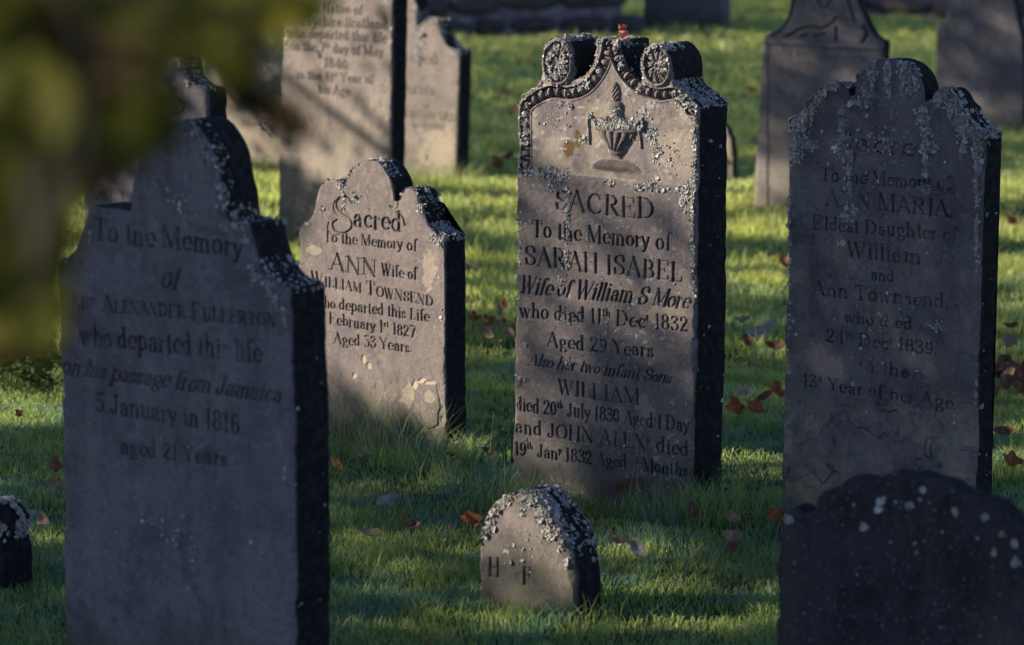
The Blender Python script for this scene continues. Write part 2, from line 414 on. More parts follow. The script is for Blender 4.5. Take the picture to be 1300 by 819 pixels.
    def blob(s, px, py, rx, ry, seed=0, irr=.35, soft=.12):
        nz = (fbm(s.Ug * 28 + px, s.Vg * 28 + py, seed + 3, 3) - .5) * 1.3; dx = (s.PX - px) / rx + nz; dy = (s.PY - py) / ry + (fbm(s.Ug * 28 + py, s.Vg * 28 + px, seed + 4, 3) - .5) * 1.3
        r = np.hypot(dx, dy) + irr * (fbm(s.Ug * 45, s.Vg * 45, seed, 3) - .5) * 2
        return 1 - sst(1 - soft, 1 + soft, r)
    def hat(s, u, v, arr=None):
        arr = s.h if arr is None else arr
        i = np.clip(((u - s.u0) / s.c).astype(int), 0, s.nx); j = np.clip(((v - s.v0) / s.c).astype(int), 0, s.ny)
        return arr[j, i]
    def build(s, name, mat, label, catg='gravestone', group=None, rings=9, seed=0, sidecol=1.0, rough=.002):
        root = empty(name, s.loc, s.rot); tag(root, label, catg, group); s.root = root
        ny, nx = s.ny, s.nx
        idx = np.arange((ny + 1) * (nx + 1)).reshape(ny + 1, nx + 1)
        q = np.stack([idx[:-1, :-1], idx[:-1, 1:], idx[1:, 1:], idx[1:, :-1]], -1)[s.ins]
        # boundary
        e = np.concatenate([q[:, [0, 1]], q[:, [1, 2]], q[:, [2, 3]], q[:, [3, 0]]])
        key = e[:, 0].astype(np.int64) * 10000000 + e[:, 1]; rk = e[:, 1].astype(np.int64) * 10000000 + e[:, 0]
        be = e[~np.isin(key, rk)]
        bn = np.unique(be)
        U = s.Ug.ravel().copy(); W = s.Vg.ravel().copy(); h = s.h.ravel()
        d = np.hypot(s.NU.ravel()[bn] - U[bn], s.NV.ravel()[bn] - W[bn])
        ok = (d < 1.3 * s.c); b2 = bn[ok]
        U[b2] = s.NU.ravel()[b2]; W[b2] = s.NV.ravel()[b2]
        lab = s.label[:-1, :-1][s.ins]
        # also use max label over corners for text
        base = np.stack([U, -h, W], 1); pat = s.pat.reshape(-1, 4); stn = s.stain.ravel()
        def sub(name, quads, extra_v=None, extra_f=None, extra_pat=None):
            used, inv = np.unique(quads, return_inverse=True); qq = inv.reshape(quads.shape)
            v = base[used]; pp = pat[used]; ss = stn[used]; faces = [qq]
            if extra_v is not None:
                remap = -np.ones(len(base), np.int64); remap[used] = np.arange(len(used))
                v = np.concatenate([v, extra_v]); pp = np.concatenate([pp, extra_pat]); ss = np.concatenate([ss, np.zeros(len(extra_v))])
                for f in extra_f:
                    f = f.copy(); neg = f < 0
                    f[~neg] += len(used); f[neg] = remap[-f[neg] - 1]; faces.append(f)
            return mesh_obj(name, v, faces, mat, root, {'pat': pp, 'stain': ss})
        # sides
        bi = {n: i for i, n in enumerate(bn)}; nb = len(bn)
        bu = U[bn]; bw = W[bn]; bh = h[bn]
        cen = np.array([bu.mean(), bw.mean()])
        ev = []; 
        nrm = np.zeros((nb, 2)); ia = np.array([bi[x] for x in be[:, 0]]); ib = np.array([bi[x] for x in be[:, 1]])
        tv = np.stack([bu[ib] - bu[ia], bw[ib] - bw[ia]], 1); nn = np.stack([tv[:, 1], -tv[:, 0]], 1)
        np.add.at(nrm, ia, nn); np.add.at(nrm, ib, nn); nrm /= (np.linalg.norm(nrm, axis=1, keepdims=True) + 1e-9)
        arcp = bu * 1.3 + bw * .9
        for r in range(1, rings + 1):
            f = r / rings; y = -bh * (1 - f) + s.t * f
            j = (fbm(arcp * 30 + 7, np.full(nb, f * s.t * 30) + bw * 11, seed + 77, 3) - .5) * rough * 2.2
            if r == rings: j -= .003
            ev.append(np.stack([bu + nrm[:, 0] * j, y, bw + nrm[:, 1] * j], 1))
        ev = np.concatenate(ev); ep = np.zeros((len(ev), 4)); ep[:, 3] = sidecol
        fs = []
        prev_a = -be[:, 0] - 1; prev_b = -be[:, 1] - 1
        for r in range(rings):
            na = ia + r * nb; nbb = ib + r * nb
            fs.append(np.stack([prev_b, prev_a, na, nbb], 1)); prev_a, prev_b = na, nbb
        # back cap
        nxt = dict(zip(ia.tolist(), ib.tolist())); st = ia[0]; loop = [st]; c = nxt[st]
        while c != st and len(loop) < nb + 5: loop.append(c); c = nxt.get(c, st)
        fs.append(np.array([[x + (rings - 1) * nb for x in loop[::-1]]]))
        m0 = lab == 0
        # every boundary node must exist in slab mesh
        isb = np.isin(q, bn).any(1)
        m0 |= isb
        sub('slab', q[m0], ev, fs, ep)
        for k, nm in s.names.items():
            mk = (lab == k) & ~m0
            if mk.any():
                sub(nm, q[mk])
        return root
    # ---- lichen
    def lichen_front(s, spots, dens=1.0):
        """spots: (px,py,rx,ry,n)"""
        out = []
        for px, py, rx, ry, n in spots:
            n = int(n * dens); r = np.abs(rng.normal(0, .55, n)); a = rng.uniform(0, 6.283, n)
            xs = px + rx * r * np.cos(a); ys = py + ry * r * np.sin(a)
            for x, y in zip(xs, ys):
                u, v = s.uv(x, y); out.append((u, v))
        if not out: return np.zeros((0, 3)), np.zeros((0, 3))
        o = np.array(out)
        i = np.clip(((o[:, 0] - s.u0) / s.c).astype(int), 0, s.nx - 1); j = np.clip(((o[:, 1] - s.v0) / s.c).astype(int), 0, s.ny - 1)
        o = o[s.ins[j, i]]
        p = np.stack([o[:, 0], -s.hat(o[:, 0], o[:, 1]) - .001, o[:, 1]], 1)
        return p, np.tile([0, -1.0, 0], (len(p), 1))
    def lichen_edge(s, spans, uponly=True):
        """spans: (pxmin,pxmax,pymin,pymax,n,f0,f1) - parts of the outline whose pixels fall in the box"""
        P, N = [], []
        p = s.poly
        Pw = s.P0 + p[:, :1] * s.R + p[:, 1:] * s.U - CAM; w = Pw @ fwd
        X = CX + F * Pw[:, 0] / w; Y = CY - F * (Pw @ upv) / w
        for x0, x1, y0, y1, n, f0, f1 in spans:
            segs = [i for i in range(len(p) - 1) if x0 <= (X[i] + X[i + 1]) / 2 <= x1 and y0 <= (Y[i] + Y[i + 1]) / 2 <= y1]
            if not segs: continue
            ln = np.array([np.hypot(*(p[i + 1] - p[i])) for i in segs]); ch = rng.choice(len(segs), n, p=ln / ln.sum())
            for c in ch:
                i = segs[c]; t = rng.random(); q = p[i] * (1 - t) + p[i + 1] * t; d = p[i + 1] - p[i]; d = d / (np.hypot(*d) + 1e-9)
                nr = np.array([-d[1], d[0]])
                f = f0 + (f1 - f0) * rng.random() ** 1.5
                # clumping
                if vnoise(np.array(q[0] * 60 + q[1] * 60), np.array(f * 8.0), 3) < .35: continue
                P.append([q[0] + nr[0] * .001, f * s.t, q[1] + nr[1] * .001]); N.append([nr[0], -.25, nr[1]])
        return (np.array(P).reshape(-1, 3), np.array(N).reshape(-1, 3))

def lichen_mesh(slab, parts, size=(.003, .008), mat=None):
    P = np.concatenate([a for a, b in parts]); N = np.concatenate([b for a, b in parts])
    n = len(P)
    if n == 0: return
    N = N + rng.normal(0, .30, N.shape); N /= np.linalg.norm(N, axis=1, keepdims=True)
    T = np.cross(N, rng.normal(0, 1, N.shape)); T /= np.linalg.norm(T, axis=1, keepdims=True); B = np.cross(N, T)
    r = rng.uniform(size[0], size[1], n) * rng.choice([.45, .7, 1, 1.5], n, p=[.3, .35, .25, .1])
    K = 7; V = np.zeros((n, K + 1, 3)); V[:, 0] = P + N * (r * .12)[:, None]
    for k in range(K):
        a = 2 * math.pi * k / K; rr = r * rng.uniform(.65, 1.2, n); lift = r * rng.uniform(-.15, .6, n)
        V[:, k + 1] = P + T * (rr * math.cos(a))[:, None] + B * (rr * math.sin(a))[:, None] + N * lift[:, None]
    i = np.arange(n) * (K + 1)
    fc = np.concatenate([np.stack([i, i + 1 + k, i + 1 + (k + 1) % K], 1) for k in range(K)])
    c = rng.uniform(.45, 1.15, n); tint = rng.uniform(0, 1, n)
    col = np.stack([c * (1 - .12 * tint), c * (1 - .02 * tint), c * (.92 + .05 * tint), np.ones(n)], 1)
    return mesh_obj('lichen', V.reshape(-1, 3), fc, mat, slab.root, {'tint': np.repeat(col, K + 1, axis=0)}, smooth=False)

M_LICH = simple_mat('lichen_crust', (.37, .345, .33), (.22, .21, .20), 90, .95, 0, 'tint', .2, .1)
M_SARAH = stone_mat('sandstone_warm', (.144, .124, .112), (.095, .086, .086), (.126, .106, .088))
M_ANN = stone_mat('sandstone_pinkish', (.135, .115, .104), (.101, .087, .086), (.110, .097, .086))
M_ALEX = stone_mat('slate_grey', (.125, .118, .126), (.086, .082, .091), (.138, .130, .128))
M_MARIA = stone_mat('slate_dark', (.108, .101, .108), (.066, .062, .069), (.098, .097, .086))
M_TALL = stone_mat('sandstone_pale', (.158, .135, .119), (.117, .103, .095), (.117, .108, .083))
M_FAR = stone_mat('sandstone_grey', (.112, .106, .112), (.083, .079, .086), (.104, .094, .083))
M_DARK = stone_mat('stone_black_crust', (.034, .032, .036), (.020, .019, .022), (.045, .042, .042))

GROUP = 'old inscribed headstones standing in the churchyard'

# ---------------- the carved headstone in the middle
def build_sarah():
    out = [[(648, 660), (652, 560), (656, 380), (657.5, 240), (658.5, 129)],
           [(658.5, 129), (664, 122), (673, 117.5), (681, 111), (686, 101), (688, 88), (690, 72), (695, 58), (703, 50), (711, 47.5), (719, 51), (725, 61), (728.5, 76), (728, 92), (726, 101)],
           [(726, 101), (735, 100), (744, 93), (751, 82), (755.5, 68), (757.5, 49)], [(757.5, 49), (784.5, 52)],
           [(784.5, 52), (786, 66), (791, 82), (799, 95), (808, 103), (816, 106)],
           [(816, 106), (814.5, 90), (817, 73), (823, 61), (832, 56), (841, 59), (849, 70), (853.5, 86), (854, 100), (857, 110), (864, 116), (872, 122), (882, 131)],
           [(882, 131), (885.5, 136)], [(885.5, 136), (885, 250), (884, 400), (881, 520), (878, 660)]]
    S_ = Slab((768, 634), 34, .185, out, .0018)
    PX, PY = S_.PX, S_.PY
    S_.relax(.002, 11, .012, .010)
    # ledge between tympanum and lettered field
    yl = 214 + (PX - 657) * .105
    S_.h += .005 * sst(-1.5, 1.5, PY - yl) - .0
    # moulding path
    path = cat([(667, 214), (667, 175), (667, 142), (671, 132), (682, 124), (694, 118.5), (704, 117), (718, 119), (732, 117), (744, 111), (756, 99), (765, 84), (770.5, 68), (772, 57)], 10)
    path2 = cat([(778, 56), (781.5, 70), (788, 86), (797, 99), (808, 109), (822, 117), (838, 121), (852, 119), (861, 122), (870, 130), (877, 140)], 10)
    for pth, wpx in ((path, 7.5), (path2, 6.8)):
        q = np.array([S_.uv(*p) for p in pth]); sg = np.linalg.norm(np.diff(q, axis=0), axis=1); cum = np.concatenate([[0], np.cumsum(sg)])
        best = np.full(PX.shape, 9.0); sl_ = np.zeros(PX.shape)
        for i in range(len(q) - 1):
            w = S_.win(q[i], q[i + 1], .04)
            d, nu, nv = S_.segd(w, q[i], q[i + 1])
            ss = cum[i] + np.hypot(nu - q[i, 0], nv - q[i, 1]); m = d < best[w]
            best[w] = np.where(m, d, best[w]); sl_[w] = np.where(m, ss, sl_[w])
        W = wpx / 385
        rec = 1 - sst(W * .86, W, best)
        per = .031; ph = (sl_ % per) / per - .5
        egg = np.clip(1 - (ph / .30) ** 2 - (best / (W * .80)) ** 2, 0, 1) ** .5
        dart = np.clip(1 - np.abs(np.abs(ph) - .5) / .13, 0, 1) * np.clip(1 - (best / (W * .85)) ** 4, 0, 1)
        rib = np.clip(1 - np.abs(np.abs(ph) - .375) / .05, 0, 1) * .55 * np.clip(1 - (best / (W * .9)) ** 4, 0, 1)
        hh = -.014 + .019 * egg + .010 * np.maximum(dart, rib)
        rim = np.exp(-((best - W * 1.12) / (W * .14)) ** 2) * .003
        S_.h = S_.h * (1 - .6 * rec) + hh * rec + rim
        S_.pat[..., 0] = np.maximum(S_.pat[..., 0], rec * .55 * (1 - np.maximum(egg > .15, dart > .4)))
        S_.label[rec > .5] = 2
    S_.names[2] = 'bead_moulding'
    # rosettes
    for k, (cx, cy, rx, ry) in enumerate(((708.5, 79, 19.5, 30.5), (834.5, 84, 18.5, 27))):
        dx = (PX - cx) / rx; dy = (PY - cy - .1 * (PX - cx)) / ry; r = np.hypot(dx, dy); th = np.arctan2(dy, dx)
        rin = (r < .98)
        pet = np.abs(np.cos(th * 4.5 + 2.2 * r)) ; pet2 = np.abs(np.cos(th * 9 + 1))
        hh = -.007 + .012 * pet ** .6 * np.sin(np.clip(r / .82, 0, 1) * math.pi) ** .7 + .004 * pet2 * (r > .3) * (r < .8)
        hh = np.where(r < .2, .003 - .010 * np.clip(1 - r / .12, 0, 1), hh)
        rimh = np.exp(-((r - .9) / .07) ** 2) * .006
        m = 1 - sst(.80, .86, r)
        S_.h = np.where(r < 1.05, hh * m + rimh + .004 * (1 - m) + (fbm(S_.Ug * 90, S_.Vg * 90, 5, 3) - .5) * .008, S_.h)
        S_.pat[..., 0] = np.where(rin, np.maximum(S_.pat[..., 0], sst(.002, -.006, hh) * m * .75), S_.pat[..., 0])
        S_.label[r < .95] = 3 + k; S_.names[3 + k] = 'rosette'
    # tympanum carved urn
    yy = PY - .1 * (PX - 782)
    def prof(tab, cx, dep, power=.5, flute=0):
        ys = [t[0] for t in tab]; hw = np.interp(yy, ys, [t[1] for t in tab]); inside = (yy > ys[0]) & (yy < ys[-1])
        x = (PX - cx) / np.maximum(hw, .1); b = np.clip(1 - x * x, 0, 1) ** power * inside
        return b * dep, x, inside & (np.abs(x) < 1)
    H = np.zeros(PX.shape); um = np.zeros(PX.shape, bool); dk = np.zeros(PX.shape)
    for tab, dep, fl in ((((104, .5), (108, 3), (116, 6), (124, 5), (129, 2.5)), .010, 1),
                         (((129, 7), (131, 9), (135, 9), (136, 6)), .014, 0),
                         (((136, 5), (142, 6), (150, 9), (156, 16), (160, 25)), .012, 0),
                         (((159, 25), (161, 28), (165, 28), (167, 25)), .020, 0),
                         (((167, 24), (172, 23), (178, 18), (184, 12), (190, 8)), .021, 2),
                         (((190, 7.5), (192, 9.5), (194, 9.5), (196, 6.5)), .014, 0),
                         (((196, 6.5), (200, 7.5), (204, 11)), .011, 0),
                         (((202, 12), (205, 22), (210, 29), (216, 32), (222, 33)), .010, 0)):
        b, x, ins_ = prof(tab, 782, dep)
        if fl == 2:
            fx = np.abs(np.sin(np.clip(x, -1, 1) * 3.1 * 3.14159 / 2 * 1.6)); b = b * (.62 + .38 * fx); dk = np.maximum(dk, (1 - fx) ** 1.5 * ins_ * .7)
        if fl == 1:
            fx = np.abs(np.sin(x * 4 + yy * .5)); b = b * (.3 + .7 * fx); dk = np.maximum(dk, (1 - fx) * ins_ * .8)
        H = np.maximum(H, b); um |= ins_
    def tube(pts, wpx, dep):
        nonlocal H, um
        q = np.array([S_.uv(*p) for p in cat(pts, 5)]); W = wpx / 385
        for i in range(len(q) - 1):
            w = S_.win(q[i], q[i + 1], W * 1.5); d, _, _ = S_.segd(w, q[i], q[i + 1])
            b = np.clip(1 - (d / W) ** 2, 0, 1) ** .5 * dep; H[w] = np.maximum(H[w], b); um[w] |= (d < W)
    tube([(757, 157), (752, 150), (748, 148), (747, 155), (748, 168), (748, 182)], 1.6, .006)
    tube([(808, 160), (814, 152), (817, 156), (815, 165)], 2.6, .011)
    tube([(811, 164), (813, 175), (814, 187)], 1.8, .006)
    fade = 1 - sst(211, 221, yy); H = H * fade
    S_.h += H
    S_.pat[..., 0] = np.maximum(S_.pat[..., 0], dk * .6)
    S_.label[um & (H > .002)] = 5; S_.names[5] = 'urn_relief'
    # dark wash on urn
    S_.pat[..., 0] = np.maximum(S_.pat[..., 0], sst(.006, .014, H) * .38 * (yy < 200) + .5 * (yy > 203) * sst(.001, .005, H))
    # inscription
    T = S_.text
    T('SACRED', 706, 266, 834, 279, 25); T('To the Memory of', 676, 300, 854, 318, 21)
    T('SARAH ISABEL', 667, 336, 869, 358, 23); T('Wife of William S More', 660, 371, 876, 392, 22, 'italic')
    T('who died 11^th/ Dec^r/ 1832', 661, 402, 876, 421, 18); T('Aged 29 Years', 695, 440, 832, 454, 18)
    T('Also her two infant Sons', 671, 463, 852, 487, 15, 'italic'); T('WILLIAM', 709, 499, 814, 514, 18)
    T('died 20^th/ July 1830 Aged 1 Day', 656, 521, 876, 548, 17); T('and JOHN ALEX^r/ died', 655, 549, 876, 579, 18)
    T('19^th/ Jan^y/ 1832 Aged 4 Months', 655, 577, 875, 605, 16)
    S_.finish_text(.0055, 0, 4, .8)
    S_.stain = np.maximum(S_.blob(722, 187, 8, 9, 3), S_.blob(735, 177, 5, 9, 6))
    S_.stain = np.maximum(S_.stain, .6 * S_.blob(672, 138, 6, 8, 8)); S_.stain = np.maximum(S_.stain, .7 * S_.blob(745, 96, 5, 6, 9))
    tymp = (PY < yl) * 1.0
    S_.pat[..., 2] = np.maximum(S_.pat[..., 2], .42 * tymp * sst(.40, .62, fbm(S_.Ug * 10, S_.Vg * 10, 31)) * (S_.label == 0))
    S_.pat[..., 2] = np.maximum(S_.pat[..., 2], .35 * np.maximum(S_.blob(820, 520, 12, 22, 41), S_.blob(850, 400, 26, 18, 44)))
    S_.pat[..., 1] = np.maximum(S_.pat[..., 1], .7 * sst(.64, .72, fbm(S_.Ug * 60, S_.Vg * 60, 51, 3)) * sst(.45, .65, fbm(S_.Ug * 7, S_.Vg * 7, 52)))
    S_.build('gravestone', M_SARAH, 'tall brown headstone with two carved scroll rosettes and a fluted urn above its lettering', group=GROUP, seed=5, rings=22, rough=.003)
    f = [(660, 133, 5, 6, 60), (664, 150, 5, 14, 110), (662, 175, 6, 18, 150), (668, 160, 5, 26, 150), (660, 205, 5, 14, 120), (667, 215, 12, 7, 220), (690, 218, 16, 6, 260), (704, 222, 8, 10, 160),
         (716, 226, 6, 12, 150), (700, 232, 8, 12, 90), (720, 250, 5, 20, 130), (722, 278, 4, 18, 90), (722, 300, 5, 22, 80), (720, 330, 5, 14, 80), (715, 355, 5, 14, 30), (716, 400, 6, 8, 30), (722, 408, 5, 5, 30),
         (775, 232, 8, 3, 60), (815, 238, 12, 4, 120), (828, 234, 10, 5, 150), (838, 240, 8, 4, 60), (872, 240, 10, 7, 180), (868, 255, 7, 14, 140), (880, 240, 4, 14, 120), (882, 180, 3, 40, 320), (881, 215, 3, 22, 160),
         (880, 290, 3, 45, 120), (881, 330, 4, 30, 70), (882, 365, 3, 12, 40), (830, 185, 9, 30, 60), (828, 168, 5, 8, 50), (850, 200, 20, 20, 30),
         (784, 142, 7, 6, 150), (770, 153, 12, 5, 160), (795, 154, 12, 5, 130), (782, 160, 22, 3, 120), (750, 145, 4, 4, 30), (742, 178, 5, 5, 40), (725, 134, 4, 5, 40), (712, 132, 4, 3, 30), (704, 60, 12, 10, 200), (697, 75, 6, 25, 260), (702, 96, 10, 10, 160), (712, 82, 12, 18, 120),
         (724, 115, 8, 4, 60), (740, 108, 6, 5, 80), (748, 100, 4, 6, 60), (759, 55, 3, 4, 60), (782, 58, 3, 8, 110), (787, 80, 3, 12, 60), (779, 53, 6, 3, 70), (757, 82, 4, 14, 120), (665, 122, 6, 3, 120), (676, 116, 6, 4, 110), (684, 108, 3, 6, 70),
         (845, 80, 6, 6, 200), (825, 63, 8, 6, 200), (818, 78, 3, 15, 120), (833, 58, 8, 3, 70), (816, 108, 5, 5, 90), (860, 122, 6, 6, 160), (868, 128, 8, 8, 220), (878, 136, 6, 8, 200), (735, 112, 12, 5, 90), (815, 115, 10, 4, 60),
         (656, 285, 2, 12, 50), (656, 390, 2, 25, 60), (668, 437, 3, 4, 20), (659, 485, 4, 8, 30), (668, 482, 3, 4, 20), (770, 410, 110, 110, 60), (770, 560, 110, 60, 40), (660, 330, 4, 70, 80), (720, 460, 5, 6, 20),
         (700, 150, 40, 40, 40), (815, 150, 40, 40, 50)]
    e = [(655, 690, 100, 135, 500, 0, .5), (690, 722, 40, 62, 700, 0, .95), (755, 790, 40, 60, 420, 0, .9), (815, 850, 50, 66, 500, 0, .6), (854, 890, 100, 140, 1100, 0, 1), (729, 757, 75, 103, 80, 0, .5), (786, 816, 66, 108, 60, 0, .6), (878, 890, 138, 620, 60, 0, 1)]
    lichen_mesh(S_, [S_.lichen_front(f, 1.5), S_.lichen_edge(e)], (.0021, .0056), M_LICH)
    return S_

def build_ann():
    out = [[(384, 600), (382, 480), (380, 400), (380, 292)], [(380, 292), (384, 288), (393, 279), (399, 266), (402, 250), (404, 243)], [(404, 243), (409, 234), (417, 229), (427, 229), (434, 233)], [(434, 233), (437, 240)],
           [(437, 240), (443, 224), (450, 213), (460, 206), (470, 204), (480, 207), (489, 217), (496, 229), (499, 244), (500.5, 257)],
           [(500.5, 257), (507, 254), (509.5, 245), (515, 239), (522, 241), (529, 246), (532, 258)], [(532, 258), (537.5, 260)], [(537.5, 260), (538.5, 272), (543, 286), (551, 295), (564, 301)], [(564, 301), (565, 400), (565, 500), (567, 620)]]
    S_ = Slab((472, 560), 40, .11, out, .0021)
    S_.relax(.0025, 23, .006, .008)
    T = S_.text
    T('acred', 448, 287, 511, 295, 24, bold=1.1); T('To the Memory of', 411, 307, 530, 319, 14)
    T('ANN', 418, 343, 480, 352, 21, bold=1.1); T('Wife of', 484, 349, 530, 356, 15)
    T('William Townsend', 394, 361, 551, 389, 17, 'smallcaps'); T('who departed this Life', 402, 389, 546, 409, 14)
    T('February 1^st/ 1827', 418, 411, 528, 429, 14); T('Aged 53 Years.', 424, 436, 524, 448, 14)
    # swash initial
    for pts, w in (([(447, 258), (440, 250), (430, 252), (427, 262), (434, 271), (444, 278), (446, 289), (436, 296), (425, 293), (422, 284), (428, 279)], .007), ([(430, 252), (424, 258), (424, 268), (430, 275)], .004), ([(436, 296), (424, 299), (416, 292), (417, 282)], .004), ([(495, 262), (504, 268), (511, 276), (514, 286)], .006)):
        S_.stroke([S_.uv(*p) for p in cat(pts, 5)], w)
    S_.finish_text(.0055, .08, 9, .8)
    low = sst(455, 520, S_.PY) * sst(440, 480, S_.PX + (S_.PY - 500) * .3)
    S_.spall(low, 91, .004, 8, .48, .3)
    S_.pat[..., 2] = np.maximum(S_.pat[..., 2], .95 * np.max([S_.blob(462, 457, 3, 5, 3), S_.blob(468, 464, 2.5, 4, 4), S_.blob(449, 477, 2.5, 4, 5), S_.blob(533, 483, 8, 4, 6, .6), S_.blob(545, 486, 8, 3, 7), S_.blob(527, 490, 3, 5, 9)], axis=0))
    S_.pat[..., 2] = np.maximum(S_.pat[..., 2], .45 * np.max([S_.blob(545, 503, 7, 8, 7), S_.blob(516, 500, 9, 14, 8), S_.blob(398, 316, 8, 9, 9, .8), S_.blob(546, 345, 9, 22, 10)], axis=0))
    S_.h -= .003 * sst(.3, .6, S_.pat[..., 2]); S_.pat[..., 2] *= (.55 + .6 * fbm(S_.Ug * 60, S_.Vg * 60, 71, 3))
    S_.build('gravestone', M_ANN, 'small pale pinkish headstone with a triple-lobed top standing between two taller darker headstones', group=GROUP, seed=15, rings=12)
    f = [(386, 284, 6, 5, 110), (408, 266, 4, 7, 50), (434, 236, 6, 5, 130), (436, 248, 4, 12, 120), (436, 264, 3, 8, 60), (451, 251, 5, 6, 130), (497, 225, 4, 6, 20), (510, 246, 3, 6, 30), (533, 265, 3, 8, 40), (553, 300, 7, 8, 150), (558, 310, 4, 7, 60), (503, 260, 3, 8, 30), (427, 230, 6, 3, 60), (560, 400, 5, 70, 10)]
    e = [(404, 440, 225, 245, 260, 0, .7), (440, 500, 200, 226, 420, 0, .6), (500, 536, 236, 262, 420, 0, 1), (538, 568, 284, 306, 520, 0, 1), (375, 400, 270, 295, 90, 0, .6), (536, 540, 255, 290, 60, 0, 1)]
    lichen_mesh(S_, [S_.lichen_front(f), S_.lichen_edge(e)], (.0025, .006), M_LICH)
    return S_

def build_alex():
    out = [[(88, 930), (82, 730), (77, 480), (73.5, 332)], [(73.5, 332), (86, 328), (96, 319), (103, 304), (108, 284), (112, 263)], [(112, 263), (165, 268)],
           [(165, 268), (168, 240), (175, 208), (187, 180), (205, 160), (224, 152), (238, 154), (253, 167), (266, 192), (275, 228), (280, 262), (282, 280)], [(282, 280), (313, 287)],
           [(313, 287), (316, 302), (321, 322), (329, 344), (343, 358), (364, 369)], [(364, 369), (368, 450), (371, 600), (372, 740), (373, 940)]]
    S_ = Slab((230, 409), 36, .14, out, .0026, depth=7.4)
    S_.relax(.003, 33, .010, .012)
    T = S_.text
    T('To the Memory', 118, 305, 309, 327, 27); T('of', 202, 365, 226, 368, 30, 'italic')
    T('Capt Alexander Fullerton', 76, 390, 352, 416, 22, 'smallcaps'); T('who departed this life', 102, 437, 334, 461, 26)
    T('on his passage from Jamaica', 77, 474, 356, 512, 22, 'italic'); T('5 January in 1816', 120, 522, 305, 552, 24); T('aged 21 Years', 152, 576, 289, 593, 20)
    S_.finish_text(.004, .10, 13, .8)
    S_.build('gravestone', M_ALEX, 'large grey headstone at the left front with a round arched top', group=GROUP, seed=25, rings=10)
    f = [(278, 240, 6, 22, 120), (285, 285, 8, 6, 90), (300, 288, 14, 5, 110), (310, 305, 6, 10, 60), (322, 345, 6, 12, 80), (340, 362, 12, 6, 110), (350, 380, 8, 14, 90), (362, 400, 4, 14, 60), (362, 600, 4, 30, 30), (262, 190, 8, 12, 90), (250, 170, 10, 6, 60), (115, 300, 5, 20, 30), (85, 332, 5, 4, 20), (102, 333, 4, 4, 15), (230, 260, 60, 60, 40), (220, 680, 120, 60, 90)]
    e = [(280, 320, 262, 290, 150, 0, 1), (320, 366, 330, 372, 180, 0, 1), (230, 282, 150, 270, 160, 0, .4), (362, 375, 372, 800, 22, 0, 1)]
    lichen_mesh(S_, [S_.lichen_front(f, .7), S_.lichen_edge(e)], (.0025, .0065), M_LICH)
    return S_

